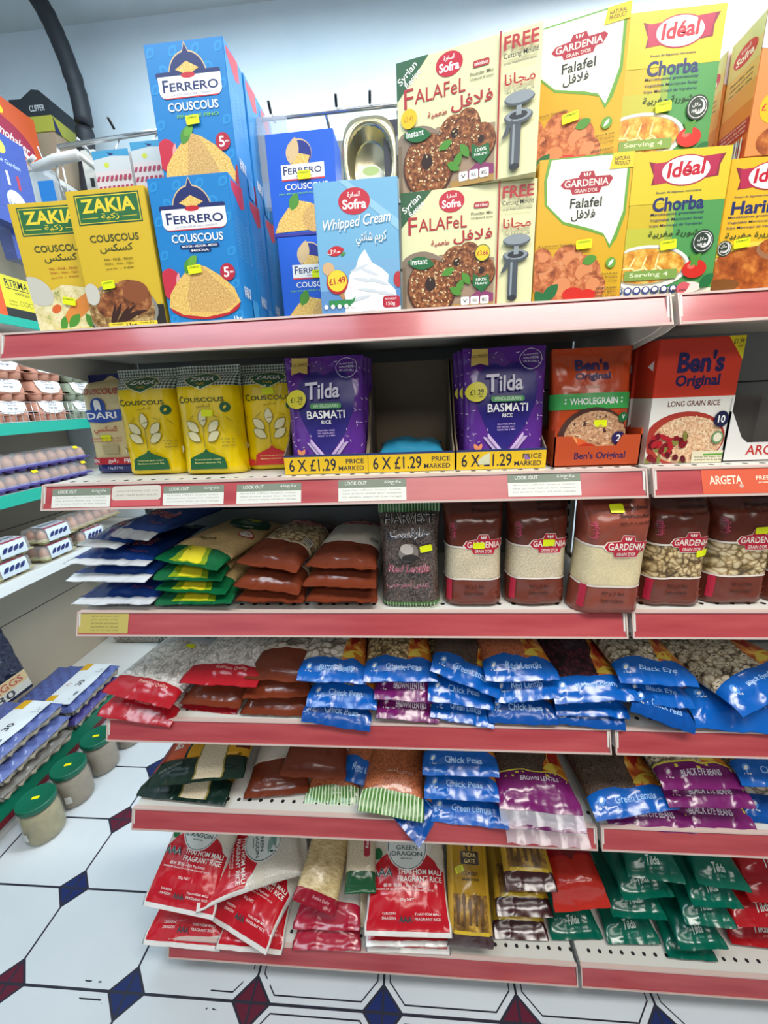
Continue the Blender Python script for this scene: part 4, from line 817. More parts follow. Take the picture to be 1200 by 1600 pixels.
def b_blueflour(seed, droop=.1, W=.158, L=.24, T=.034, kw=None):
    B = Bag(W, L, T, .026, .014, seed=seed, droop=droop, wr=.0045, **(kw or {})); a = Art(W, L); rd = M('#b8303c', .35); wt = M('#e6e2de', .4)
    for o, m in ((.004, wt), (0, rd)): a.text('Ferrudi', .2 - o, .27 - o, .86 + o, .4 + o, m, .08, .02 + o * 6, .3)
    a.ell(.3, .75, .2, .1, M('#8fa88a', .4)); a.ell(.3, .74, .12, .06, M('#2f6a3a', .4)); a.ell(.6, .72, .06, .05, M('#b9b92a', .4)); a.text('Premium', .6, .17, .88, .2, M('#8a4a6a', .4), 0, .01, .2)
    me = B.mesh('flour_bag', [(.1, FM('#d3d7da')), (2, FM('#1c3f86'))], a); return me, B
def b_bulgur(seed, droop=.25, W=.148, L=.26, T=.036):
    B = Bag(W, L, T, .016, .014, seed=seed, droop=droop, wr=.004); a = Art(W, L); g = M('#0f4a2c', .35)
    a.poly([(.22, .02), (.78, .02), (.7, .17), (.3, .17)], FM('#7f981c')); a.poly([(.34, .03), (.68, .03), (.62, .17), (.38, .17)], FM('#d8c92a'))
    a.text('BULGUR', .3, .29, .56, .33, M('#3a3a22', .4), .1); a.ell(.62, .74, .34, .17, g)
    for i in range(4): a.leaf(.6, .84 - i * .04, .06, .002, .1, M('#d8dcc8', .4))
    a.text('Extra Coarse', .42, .6, .82, .635, M('#d8dcc8', .4), .1); a.ell(.84, .5, .12, .06, M('#b83a34', .4), .3); a.ell(.84, .5, .1, .045, M('#e0dace', .4), .3); a.text('1 kg', .78, .485, .9, .515, M('#b83a34', .4), .3)
    me = B.mesh('bulgur_bag', [(.175, FM('#0f5a34')), (2, BULG)], a); return me, B
def b_aroma(seed, droop=.1):
    W, L, T = .222, .27, .038; B = Bag(W, L, T, .02, .014, seed=seed, droop=droop, wr=.0035); a = Art(W, L); gk = FM('#12281f'); og = M('#d9582a', .35); yo = M('#d29a22', .35); ol = M('#8a7a34', .4)
    a.rect(.0, .19, .3, 1, og); a.rect(.3, .19, .33, 1, gk); a.rect(.33, .19, .5, 1, yo); a.rect(.78, .18, 1, 1, yo); a.rect(.85, .25, .99, 1, M('#5c1d1a', .4)); a.rect(0, .18, .08, 1, M('#a8302c', .35))
    a.rect(.47, .02, .49, 1, ol); a.rect(.76, .02, .78, 1, ol); a.rect(.49, .02, .76, 1, RICE)
    a.text('arrosa', .0, .38, .34, .46, WHT, -PI / 2, .02); a.text('arborio', .28, .38, .54, .43, M('#7a4a14', .4), -PI / 2); a.text('AROMA', .8, .4, 1.04, .47, WHT, -PI / 2, .02); a.text('risotto rice selected', .08, .12, .3, .145, M('#7c8a80', .4), .3)
    me = B.mesh('rice_bag', [(.185, gk), (2, FM('#8a4a1c'))], a); return me, B
def b_harvest_lying(seed, droop=.5, W=.122, L=.24, T=.05):
    B = Bag(W, L, T, .022, .014, seed=seed, droop=droop, wr=.004); a = Art(W, L); lg = M('#c9dcb4', .4)
    for i in range(17): a.rect((i + .12) / 17, 0, (i + .5) / 17, .15, lg)
    a.text('Red Lentils', .3, .7, .82, .75, M('#e0b0b0', .4), 0, .01, .25); a.text('عدس احمر', .35, .27, .8, .32, M('#e0b0a0', .4))
    me = B.mesh('lentil_bag', [(.15, FM('#4e8038')), (2, RLENT)], a); return me, B
def b_dragon(seed, droop=.3, W=.19, L=.27, T=.05, kw=None):
    B = Bag(W, L, T, .022, .014, seed=seed, droop=droop, wr=.004, **(kw or {})); a = Art(W, L); wt = M('#e6e4df', .3); rd = FM('#bd1524'); tl = M('#22484a', .4); f = M('#f0d9d6', .4)
    a.poly([(.03, .045), (.97, .045), (.97, .56), (.9, .6), (.86, .66), (.8, .7), (.76, .72), (.24, .72), (.16, .68), (.1, .62), (.035, .58)], rd)
    a.ell(.5, .8, .27, .24, wt); a.ell(.5, .8, .255, .228, tl); a.ell(.5, .8, .245, .222, M('#dfe6e2', .35)); a.leaf(.42, .92, .05, .012, .5, M('#8fb0a8', .4)); a.leaf(.55, .9, .06, .01, -.4, M('#8fb0a8', .4)); a.leaf(.5, .94, .05, .008, .1, M('#7a9f98', .4))
    a.text('GREEN', .36, .76, .64, .805, tl, bold=.014); a.text('DRAGON', .3, .7, .7, .745, tl, bold=.014); a.text('BRAND', .42, .665, .57, .68, tl)
    a.ell(.12, .72, .06, .06, M('#1f6a3a', .35)); a.ell(.9, .74, .09, .07, M('#cfc8b6', .4))
    for o, m in ((.03, wt), (0, tl)): a.text('AAA', .04, .5, .32, .58, m, 0, .02 + o)
    a.text('THAI HOM MALI', .38, .525, .93, .575, WHT, bold=.012); a.text('FRAGRANT RICE', .38, .46, .93, .51, WHT, bold=.012); a.text('香米 茉莉 - Riz Parfumé', .2, .405, .74, .44, f); a.text('PREMIUM QUALITY THAI FRAGRANT RICE', .12, .375, .82, .392, f); a.text('2Kg NET', .4, .285, .58, .315, f)
    a.lines(['GREEN', 'DRAGON'], .2, .36, .2, .035, f); a.text('AAA', .4, .125, .55, .17, tl, bold=.02); a.lines(['THAI HOM MALI', 'FRAGRANT RICE'], .58, .88, .2, .035, f)
    a.it = [([(x, y * .74) for x, y in v], f, m, z) for v, f, m, z in a.it]
    me = B.mesh('rice_bag', [(.45, FM('#dedbd6')), (2, WRICE)], a); return me, B
def b_noodle(seed):
    W, L, T = .112, .27, .045; B = Bag(W, L, T, .014, .014, seed=seed, droop=.4, wr=.004); a = Art(W, L); a.text('Premium Quality', .4, .05, .8, .075, M('#d9a0a8', .4)); a.rrect(.4, .68, .85, .95, M('#b3aa98', .4), .004)
    for i in range(14): a.rect(.56 + i * .016, .72, .566 + i * .016, .84, INK)
    a.lines(['Vermicelli', 'rice stick', '400 g'], .46, .8, .92, .03, INK)
    me = B.mesh('noodle_bag', [(.1, FM('#8f1428')), (2, NOOD)], a); return me, B
def b_gate(seed, lying, W=.108, L=.24, T=.046, droop=.2):
    B = Bag(W, L, T, .02, .014, seed=seed, droop=droop, wr=.0045); a = Art(W, L); gd = FM('#a8801c', .2); dk = M('#2b1a14', .4); pal = grain('palace_motif', [(.3, '#3a2214'), (.5, '#8a6428'), (.7, '#d9b048')], 34)
    a.rect(.0, .13, .12, 1, FM('#c2992e')); a.rect(.88, .13, 1, 1, FM('#c2992e')); a.rect(.1, .13, .9, .4, pal); a.rect(.12, .125, .9, .15, FM('#d8b42c', .15))
    for i in range(5): a.ell(.2 + i * .14, .33 + .03 * (i % 2), .05, .05, M('#5c3f1c', .4)); a.rect(.17 + i * .14, .19, .23 + i * .14, .33, M('#5c3f1c', .4))
    a.rrect(.3, .62, .74, .72, dk, .002); a.text('INDIA', .36, .675, .68, .71, M('#e2c87a', .4), bold=.014); a.text('GATE', .38, .63, .66, .663, M('#e2c87a', .4), bold=.014); a.ell(.52, .77, .1, .06, dk); a.rect(.48, .72, .56, .79, gd)
    a.text('CLASSIC', .34, .54, .7, .565, dk); a.text('BASMATI RICE', .32, .5, .72, .52, dk); a.ell(.26, .58, .07, None, M('#c9c01c', .4))
    me = B.mesh('rice_bag', [(.13, FM('#3f1c1e')), (2, gd)], a); return me, B
def b_akash(seed):
    W, L, T = .135, .24, .05; B = Bag(W, L, T, .012, .012, seed=seed, droop=.9, dy=.03, wr=.003); a = Art(W, L); a.rect(0, .38, 1, 1, FM('#8a1420')); a.poly([(.3, .45), (.55, .62), (.8, .47), (.55, .33)], M('#6a1a1a', .4)); a.text('AKASH', .2, .66, .85, .73, M('#9a6a5a', .4), PI, .016)
    me = B.mesh('rice_bag', [(2, FM('#b2281c'))], a); return me, B
def b_green(seed, droop=.15, W=.13, L=.17, T=.042, col='#045f4c', red=False):
    B = Bag(W, L, T, .016, .014, seed=seed, droop=droop, wr=.004, dy=.0); a = Art(W, L); k = M('#d6e4da', .35)
    a.text('T', .37, .125, .45, .215, k, .1, .02, .2); a.text('ilda', .44, .135, .62, .205, k, .1, .02, .2); a.text('pure', .5, .1, .6, .12, M('#5fa890' if not red else '#d88a80', .4))
    me = B.mesh('rice_bag', [(2, FM(col, .2))], a); return me, B

# ------------------------------------------------------------------ placing
def put_at(me, name, loc, rot, label, cat, group=None):
    o = ob(name, me); o.location = loc; o.rotation_euler = rot; return tag(o, label, cat, group)
def lay(d, pa, pb, label, y=None, z=None, yaw=None, pitch=0, cat='bag', group=None, name=None, st=None, fit=True, dz=0, roll=None):
    """lay a bag so that its sealed front edge runs between two measured points (on the plane y or z)"""
    me, B = d; A = U(pa[0], pa[1], y=y, z=z); E = U(pb[0], pb[1], y=y, z=z); d2 = E - A
    if yaw is None: yaw = math.atan2(d2.y, d2.x) if z is not None else math.radians(RND.uniform(-4, 4))
    else: yaw = math.radians(yaw)
    rl = -math.atan2(d2.z, d2.xy.length) if roll is None else math.radians(roll)
    R = Matrix.Rotation(yaw, 4, 'Z') @ Matrix.Rotation(math.radians(pitch), 4, 'X') @ Matrix.Rotation(rl, 4, 'Y')
    sx = max(.82, min(1.22, d2.length / B.W)) if fit else 1
    tip = R @ Vector(B.P(.5, 0, 1))
    o = ob(name or me.name, me); o.location = (A + E) / 2 - tip + Vector((0, 0, dz)); o.rotation_euler = R.to_euler(); o.scale = (sx, 1, 1)
    tag(o, label, cat, group)
    if st: B.tag_sticker(o, *st)
    return o
def stand(d, x, y, z, yaw, lean, label, cat='bag', group=None, st=None, roll=0):
    me, B = d; o = ob(me.name, me); o.location = (x, y + B.T * .58, z)
    o.rotation_euler = (Matrix.Rotation(math.radians(yaw), 3, 'Z') @ Matrix.Rotation(math.radians(roll), 3, 'Y') @ Matrix.Rotation(PI / 2 - math.radians(lean), 3, 'X')).to_euler()
    tag(o, label, cat, group)
    if st: B.tag_sticker(o, *st)
    return o
def box_at(d, x, y, z, yaw, label, group, st=None, lean=0, roll=0):
    me, S, W, H = d; o = put_at(me, me.name, (x, y, z), (math.radians(-lean), math.radians(roll), math.radians(yaw)), label, 'box', group)
    if st: sticker(o, S, st[0], st[1], W, H, st[2] if len(st) > 2 else 0, off=.003)
    return o

# ------------------------------------------------------------------ the wall unit on the left
XF = -0.78; XB = -1.16
TURQ = M('#17a690', .35); PUTTY = M('#b3aa98', .5); DKG = M('#7d8080', .5)
unit = tag(empty('wall_shelving', (XF, .6, 0)), 'cream wall shelving on the left with turquoise shelf edges, stacked with eggs', 'shelving')
def upart(mb, name, parent=None):
    o = mb.build(name, parent or unit)
    if not parent: o.location = (-XF, -.6, 0)
    return o
UY0, UY1 = -.12, YW - .01
mb = MB(); mb.box(XB - .02, UY0, 0, XB, UY1, 2.32, PUTTY)
for z in (.53, .93, 1.45, 1.9): mb.box(XB, UY0, z, XB + .0012, UY1, z + .003, DARK)
upart(mb, 'back_panel')
for z, h, col in ((1.757, .03, TURQ), (1.389, .04, TURQ), (1.147, .043, TURQ), (.852, .04, M('#dfe4e4', .4))):
    mb = MB(); mb.box(XB, UY0, z - .03, XF - .002, UY1, z, M('#d9d8d2', .4), .001); sh = upart(mb, 'shelf')
    mb = MB(); mb.box(XF - .004, UY0, z - h, XF, UY1, z + .001, col, .001); upart(mb, 'shelf_edge', sh)
    if 1.3 < z < 1.5:
        mb = MB(); wm = M('#e8eaec', .25, '', .6)
        for k in range(3): mb.tube([(XF - .008, UY0, z + .003 + k * .035), (XF - .008, UY1, z + .003 + k * .035)], .0014, wm, 6)
        for k in range(62): y = UY0 + .02 + k * .0235; mb.tube([(XF - .008, y, z), (XF - .008, y, z + .073)], .001, wm, 5)
        upart(mb, 'wire_guard', sh)
mb = MB(); mb.box(XB, UY0, 0, XF - .03, UY1, .145, M('#dadbd8', .4), .002); bs = upart(mb, 'base_shelf')
mb = MB(); mb.box(XF - .03, UY0, .085, XF, UY1, .148, M('#0f7d60', .35), .002); mb.box(XF - .03, UY0, .06, XF - .002, UY1, .085, M('#7d2530', .4)); upart(mb, 'shelf_edge', bs)
mb = MB(); mb.box(XB, 1.0, 2.27, XF + .08, UY1, 2.29, M('#d9d8d2', .4), .001); upart(mb, 'shelf')

def side_S(X, y0, y1, z0, z1): return lambda u, v, o: (X + o, y0 + (y1 - y0) * u, z0 + (z1 - z0) * v)
# pulp cartons with white labels
PINK = M('#c58d78', .8); PULPG = M('#8f9a86', .8); PULP = M('#a39d8e', .85)
def egg_carton(pulp, lab):
    """six-egg box, length along y, front towards +x, origin at its base centre"""
    root = MB(); W, L = .1, .148
    for iy in range(3):
        for ix in range(2): root.lathe([(.012, 0), (.02, .002), (.0245, .024), (.024, .03)], pulp, 14, (-.024 + .048 * ix, -.049 + .049 * iy, 0))
    root.box(-W / 2, -L / 2, .025, W / 2, L / 2, .030, pulp, .002)
    lid = MB(); n = 24; P = []
    prof = [(1, 0), (.99, .008), (.93, .034), (.8, .044), (.5, .046)]
    vs = []; k = 40
    for r, z in prof:
        for j in range(k):
            a = 2 * PI * j / k; c = math.cos(a); s_ = math.sin(a); q = .35
            x = W / 2 * r * math.copysign(abs(c) ** q, c); y = L / 2 * r * math.copysign(abs(s_) ** q, s_)
            dip = -.006 * math.cos(y / L * 6 * PI) * (1 if z < .02 else 0)
            vs.append((x, y, .031 + z + dip))
    m = len(prof); fs = [[i * k + j, i * k + (j + 1) % k, (i + 1) * k + (j + 1) % k, (i + 1) * k + j] for i in range(m - 1) for j in range(k)] + [[(m - 1) * k + j for j in range(k)]]
    lid.add(vs, fs, pulp, True)
    return root.mesh('egg_carton'), lid.mesh('lid'), W, L
def carton_label(title):
    W, L = .1, .148; mb = MB(); a = Art(.11, .05); a.poly([(0, 1), (1, 1), (1, .2), (.85, .03), (.5, 0), (.15, .03), (0, .2)], WHT); k = M('#232f6a', .4)
    a.text(title, .28, .36, .74, .52, k, bold=.012); a.lines(['6 FREE RANGE', 'large eggs'], .34, .68, .32, .13, k)
    for i in range(3): a.poly([(.38 + .08 * i, .58), (.46 + .08 * i, .58), (.43 + .08 * i, .85 - .1 * (i % 2))], k)
    a.rect(.82, .7, .92, .82, M('#2a4a2a', .4)); a.text('UK', .84, .72, .9, .8, WHT)
    pr = [(.0, .0785), (.025, .078), (.0375, .0765), (.0445, .069), (.049, .054), (.0518, .028)]
    def S(u, v, o):
        t = (1 - v) * (len(pr) - 1); i = min(int(t), len(pr) - 2); f = t - i; x = pr[i][0] * (1 - f) + pr[i + 1][0] * f; z = pr[i][1] * (1 - f) + pr[i + 1][1] * f
        return (x + o, -.055 + .11 * u, z + o)
    a.put(mb, S, .001, [i / 10 for i in range(1, 10)], [i / 5 for i in range(1, 5)]); return mb.mesh('label')
ec = egg_carton(PINK, 1); eg = egg_carton(PULPG, 1); lb = carton_label('ROOST')
for col, (y, cset) in enumerate(((.765, ec), (.935, ec), (1.1, eg), (1.258, eg), (.6, ec))):
    for row in range(3):
        o = ob('egg_carton', cset[0]); o.location = (XF - .085 + .004 * row, y + .003 * row, 1.390 + .077 * row); q = ob('lid', cset[1], o); ob('label', lb, o)
        nm = ['pink egg carton in the middle pink stack', 'pink egg carton beside the grey green cartons', 'grey green egg carton beside the pink ones', 'grey green egg carton at the far end', 'pink egg carton nearest the camera'][col]
        tag(o, nm + ', ' + ['bottom', 'middle', 'top'][row] + ' of its stack', 'egg carton', 'egg cartons behind the wire guard')
# clear packs of brown eggs
EGG = M('#a8704e', .4); EGG2 = M('#b98058', .4); CLEAR = M('#e6ecf2', .08, '', 0, .22)
def egg_pack(name, nx, ny, tray, wrap):
    """moulded tray, its eggs and a clear domed lid; ny eggs along y"""
    p = .046; W = nx * p + .012; L = ny * p + .012; mb = MB()
    mb.box(-W / 2, -L / 2, .012, W / 2, L / 2, .018, tray, .002)
    for i in range(nx):
        for j in range(ny): mb.lathe([(.012, 0), (.017, .002), (.022, .024)], tray, 12, ((i - (nx - 1) / 2) * p, (j - (ny - 1) / 2) * p, 0))
    t = mb.mesh('tray'); e = MB(); e.ell((0, 0, 0), (.0205, .0205, .027), EGG, 14, 10, .08); em = e.mesh('egg'); e = MB(); e.ell((0, 0, 0), (.0205, .0205, .027), EGG2, 14, 10, .08); em2 = e.mesh('egg')
    mb = MB(); vs = []; k = 60
    for r, z in ((1, .02), (.985, .03), (.95, .055), (.86, .063), (.5, .066)):
        for j in range(k):
            a = 2 * PI * j / k; c = math.cos(a); s_ = math.sin(a); vs.append((W / 2 * r * math.copysign(abs(c) ** .3, c), L / 2 * r * math.copysign(abs(s_) ** .3, s_), z - (.004 * math.cos(2 * PI * (L / 2 * r * math.copysign(abs(s_) ** .3, s_)) / p) if z > .04 else 0)))
    mb.add(vs, [[i * k + j, i * k + (j + 1) % k, (i + 1) * k + (j + 1) % k, (i + 1) * k + j] for i in range(4) for j in range(k)] + [[4 * k + j for j in range(k)]], CLEAR, True)
    lid = mb.mesh('lid'); lab = None
    if wrap:
        mb = MB(); a = Art(.1, .11); a.rect(0, 0, 1, 1, M('#c9d6e0', .4)); a.rect(0, .5, 1, .62, M('#8a3a4c', .4)); a.rect(0, .68, 1, .72, M('#8a3a4c', .4))
        for q in (.2, .4, .6, .8): a.leaf(q, .25, .03, .006, .6, NAVY)
        a.text('BRITISH EGGS', .1, .8, .9, .9, NAVY)
        pr = [(-.02, .068), (.02, .068), (.036, .0655), (.0475, .056), (.0505, .03), (.0515, .012)]
        def S(u, v, o):
            t_ = (1 - v) * 5; i = min(int(t_), 4); f = t_ - i; return ((pr[i][0] * (1 - f) + pr[i + 1][0] * f) * W / .104 + o, -.05 + .1 * u, pr[i][1] * (1 - f) + pr[i + 1][1] * f + o)
        a.put(mb, S, .0012, [.25, .5, .75], [i / 5 for i in range(1, 5)]); lab = mb.mesh('label')
    return (name, nx, ny, t, em, em2, lid, lab, p)
def place_pack(d, loc, label, group, rz=0, stk=None, tilt=0):
    name, nx, ny, t, em, em2, lid, lab, p = d
    o = ob(name, t); o.location = loc; o.rotation_euler = (tilt, 0, rz); tag(o, label, 'egg pack', group)
    for i in range(nx):
        for j in range(ny):
            q = ob('egg', (em, em2)[(i * 3 + j * 5) % 2], o); q.location = ((i - (nx - 1) / 2) * p, (j - (ny - 1) / 2) * p, .031)
    ob('lid', lid, o)
    if lab: ob('label', lab, o)
    for y in (stk or ()):
        mb = MB(); W = nx * p + .012; mb.add([(W / 2 * .97, y - .012, .056), (W / 2 * .97, y + .012, .056), (W / 2 * .88, y + .012, .0655), (W / 2 * .88, y - .012, .0655)], [[0, 1, 2, 3]], M('#f0d800', .5)); mb.build('price_sticker', o)
PURT = M('#5a4f9a', .4); long_ = egg_pack('egg_pack', 3, 10, PURT, False); short = egg_pack('egg_pack', 2, 3, M('#b5b087', .6), True); brown6 = egg_pack('egg_pack', 2, 6, M('#a89a72', .6), False)
GE = 'clear packs of brown eggs'
place_pack(long_, (XF - .08, .79, 1.148), 'long purple tray of brown eggs under a clear lid, lower of two', GE, 0, (.2, -.03))
place_pack(long_, (XF - .082, .80, 1.215), 'long purple tray of brown eggs under a clear lid, upper of two', GE, 0, (.17,))
for k, (y, z, l) in enumerate(((.585, .853, 'half dozen egg pack with a flag wrap nearest the camera, lower one'), (.60, .92, 'half dozen egg pack with a flag wrap nearest the camera, upper one'), (.78, .853, 'half dozen egg pack with a flag wrap, middle stack, lower one'), (.79, .92, 'half dozen egg pack with a flag wrap, middle stack, upper one'), (.96, .853, 'half dozen egg pack with a flag wrap at the far end of the shelf'))):
    place_pack(short, (XF - .062, y, z), l, GE)
place_pack(brown6, (XF - .07, 1.01, .922), 'long pack of brown eggs lying on the far flag wrapped packs', GE)
place_pack(brown6, (XF - .22, .62, .853), 'long pack of brown eggs at the back of the white edged shelf', GE); place_pack(brown6, (XF - .21, .92, .853), 'long pack of brown eggs behind the far flag wrapped packs', GE)
# thirty-egg trays in coloured film
def pulp_tray(nx=6, ny=6, h=.05, pulp=None):
    mb = MB(); p = .048; n = 6; vs = []; NX = nx * n + 1; NY = ny * n + 1
    for i in range(NX):
        for j in range(NY):
            x = (i / n - nx / 2) * p; y = (j / n - ny / 2) * p; vs.append((x, y, h * .55 + h * .32 * math.cos(2 * PI * i / n) * math.cos(2 * PI * j / n)))
    fs = [[i * NY + j, (i + 1) * NY + j, (i + 1) * NY + j + 1, i * NY + j + 1] for i in range(NX - 1) for j in range(NY - 1)]; b0 = len(vs)
    ring = [i * NY for i in range(NX)] + [(NX - 1) * NY + j for j in range(1, NY)] + [i * NY + NY - 1 for i in range(NX - 2, -1, -1)] + [j for j in range(NY - 2, 0, -1)]
    for k, q in enumerate(ring): x, y, z = vs[q]; w_ = .86 + .05 * math.cos(k * 2 * PI / n); vs.append((x * w_, y * w_, .004 + .004 * math.cos(k * 2 * PI / n)))
    m = len(ring)
    for k in range(m): fs.append([ring[k], b0 + k, b0 + (k + 1) % m, ring[(k + 1) % m]])
    mb.add(vs, fs, pulp or PULP, True); return mb
def film_over(nx, ny, col, z0):
    mb = MB(); p = .048; n = 5; vs = []; NX = nx * n + 1; NY = ny * n + 1
    for i in range(NX):
        for j in range(NY):
            x = (i / n - nx / 2) * p * 1.012; y = (j / n - ny / 2) * p * 1.012; e = max(abs(2 * i / (NX - 1) - 1), abs(2 * j / (NY - 1) - 1))
            z = z0 + .012 * math.cos(2 * PI * (i / n + .5)) * math.cos(2 * PI * (j / n + .5)) * (1 - e ** 8) + .006 * noise.noise(Vector((x * 22, y * 22, z0)))
            if e > .9: z -= (e - .9) * .16
            vs.append((x, y, z))
    mb.add(vs, [[i * NY + j, (i + 1) * NY + j, (i + 1) * NY + j + 1, i * NY + j + 1] for i in range(NX - 1) for j in range(NY - 1)], col, True); return mb
BLUEF = FM('#56639c', .2); PURF = FM('#4c468c', .2); DKF = FM('#2a3048', .25)
def eggs30(loc, film, label, lab=True, rot=(0, 0, 0), pulp=None, nx=6, ny=6, group='film wrapped trays of thirty eggs'):
    o = pulp_tray(nx, ny, pulp=pulp).build('egg_tray'); o.location = loc; o.rotation_euler = rot; tag(o, label, 'egg tray', group)
    film_over(nx, ny, film, .052).build('plastic_film', o)
    if lab:
        a = Art(.12, .26); a.rect(0, 0, 1, 1, M('#dfe6ea', .4)); a.rect(0, .0, .3, .2, M('#d9a81c', .4)); a.rect(0, .82, .3, 1, M('#d9a81c', .4)); a.text('UK EGGS', .02, .46, .34, .54, M('#b8504c', .4), PI / 2, .012)
        a.text('30', .42, .44, .72, .54, M('#2b2b3a', .4), PI / 2, .02); a.ell(.8, .25, .06, .05, M('#7a7f8a', .4)); a.lines(['large', 'class A'], .65, .95, .85, .05, M('#7a7f8a', .4))
        mb = MB(); S = lambda u, v, o_: (.035 + .12 * u - .03, -.13 + .26 * v, .062 + o_ + .003 * math.sin(u * 7) * math.sin(v * 9))
        a.put(mb, S, .002, [.2, .4, .6, .8], [i / 8 for i in range(1, 8)]); mb.build('label', o)
    return o
eggs30((-.905, .735, .150), PURF, 'purple film wrapped egg tray, lower of the far stack', False, (0, 0, .04))
eggs30((-.905, .735, .212), BLUEF, 'blue film wrapped egg tray with white label, top of the far stack', True, (0, 0, .06))
eggs30((-.89, .43, .150), FM('#6a6660', .35), 'bare grey egg tray at the bottom of the near stack', False, (0, 0, -.03))
eggs30((-.885, .43, .212), BLUEF, 'blue film wrapped egg tray in the middle of the near stack', False, (0, 0, .02))
eggs30((-.90, .43, .274), BLUEF, 'blue film wrapped egg tray with white label, top of the near stack', True, (0, 0, 0))
o = eggs30((-1.085, .56, .42), DKF, 'dark film wrapped egg tray standing on edge against the back panel', False, (0, math.radians(78), 0), group=None)
a = Art(.24, .075); a.rect(0, 0, 1, 1, M('#c9b48a', .45)); a.rect(0, 0, 1, .42, M('#c3c4bd', .45)); a.text('UK EGGS', .12, .52, .92, .88, M('#a8443c', .4), bold=.014); a.text('30', .42, .02, .72, .4, M('#33343c', .4), bold=.014)
mb = MB(); a.put(mb, lambda u, v, o_: (.12 - .075 * v, -.12 + .24 * u, .071 + o_)); mb.build('label', o)
o = pulp_tray(6, 2, .05, M('#8a857b', .85)).build('egg_tray'); o.location = (-.93, 1.27, .146); tag(o, 'grey egg tray with a row of eggs at the far end of the base shelf', 'egg tray')
e = MB(); e.ell((0, 0, 0), (.0205, .0205, .027), M('#b9a492', .5)); em = e.mesh('egg')
for i in range(5):
    for j in range(1): q = ob('egg', em); q.location = (-.93 + (i - 2) * .048, 1.27 + .0 , .182); tag(q, ['first', 'second', 'middle', 'fourth', 'fifth'][i] + ' egg from the left in the grey tray on the base shelf', 'egg', 'eggs in the grey tray')
# big glass jars on the floor
def jar_food(c1, c2, k): return grain('jar_food_' + k, [(.3, c1), (.7, c2)], 22, False)
for k, (x, y, c) in enumerate(((-.668, .318, 'a'), (-.664, .446, 'b'), (-.660, .578, 'b'), (-.645, .712, 'b'))):
    o = tag(empty('food_jar', (x, y, 0)), ['big jar with green lid nearest the camera, yellowish contents', 'second big jar with green lid from the camera, small white label low on its side', 'third big jar with green lid from the camera', 'fourth big jar, mostly hidden behind the red bean bags'][k], 'jar', 'big green lidded jars on the floor')
    fm_ = jar_food('#877b50', '#a79b69', 'a') if c == 'a' else jar_food('#7f705b', '#97866e', 'b')
    mb = MB(); mb.lathe([(.02, .004), (.05, .005), (.055, .015), (.056, .05), (.055, .09), (.052, .115), (.046, .126), (.02, .127)], fm_, 36, (0, 0, 0), 1, 1, .05); mb.build('contents', o)
    mb = MB(); mb.lathe([(.03, .0), (.052, .002), (.0585, .012), (.0595, .05), (.059, .1), (.054, .124), (.047, .132), (.046, .142)], M('#dfe4e0', .05, '', 0, .16), 36); mb.build('glass', o)
    mb = MB(); mb.lathe([(.049, .134), (.0555, .135), (.0565, .139), (.0565, .152), (.055, .1555), (.052, .156), (.05, .1548), (.0, .1548)], M('#0b6048', .3), 40); mb.build('lid', o)
    mb = MB(); mb.box(-.011, -.005, .1552, .011, .005, .156, M('#f0e400', .5)); st_ = mb.build('price_sticker', o); st_.rotation_euler = (0, 0, .3)
    if k in (0, 1):
        mb = MB(); an0 = -1.35 if k else -1.9; vs = [(.0602 * math.cos(an0 + .07 * i), .0602 * math.sin(an0 + .07 * i), z) for z in (.035, .065) for i in range(6)]; mb.add(vs, [[i, i + 1, 7 + i, 6 + i] for i in range(5)], M('#cfd0cc', .5)); mb.build('label', o)

# goods on the upper left shelf
def cardpack(name, y0, y1, z0, z1, X, art, mat, label, cat, th=.03, pts=None, group=None):
    mb = MB(); P = pts or [(0, 0), (1, 0), (1, 1), (0, 1)]; k = len(P); A = [(X, y0 + (y1 - y0) * u, z0 + (z1 - z0) * v) for u, v in P]
    mb.add(A + [(x - th, y, z) for x, y, z in A], [list(range(k)), [k + i for i in range(k)][::-1]] + [[i, k + i, k + (i + 1) % k, (i + 1) % k] for i in range(k)], mat)
    if art: art.put(mb, side_S(X, y0, y1, z0, z1), .0004)
    return tag(mb.build(name), label, cat, group)
a = Art(.3, .13); a.rect(0, 0, .62, 1, M('#d9541c', .4)); a.rect(.62, .22, 1, 1, M('#d9cc2c', .4)); a.rect(.62, 0, 1, .22, M('#22221f', .4)); a.text('RTRMA', .68, .74, .97, .92, INK, bold=.012); a.rect(.68, .69, .97, .71, INK); a.text('ADAPTER GLUE', .78, .58, .97, .64, INK)
for i in range(3): a.ring(.84 + .06 * i, .38, .025, None, .0012, INK)
a.lines(['for all uses'] * 2, .68, .78, .42, .08, M('#8a8418', .4))
cardpack('cardboard_box', .63, .935, 1.758, 1.895, XF - .005, a, M('#d9cc2c', .4), 'yellow and orange box with black lettering at the left edge', 'box', .2)
a = Art(.24, .2); a.rect(0, 0, 1, 1, M('#c9552c', .35)); a.ell(.42, .42, .46, .26, M('#a02a44', .35), -.12); a.text('Thermobaker', .08, .34, .8, .5, WHT, -.2, .01, .3); a.leaf(.76, .2, .08, .008, -.5, WHT); a.ell(.42, .78, .06, None, M('#efcf2a', .4)); a.poly([(0, .0), (.6, 0), (.9, .2), (0, .1)], M('#d98a5c', .35))
ya, yz = U(0, 200, x=-.74).y - .09, U(64, 240, x=-.74).y; cardpack('hanging_pack', ya, yz, U(40, 262, x=-.74).z, U(0, 150, x=-.74).z, -.74, a, M('#b8471f', .35), 'orange card pack with a purple red oval high on the left', 'pack', .02, [(0, 0), (1, 0), (1, .62), (.72, .8), (.62, 1), (0, 1)])
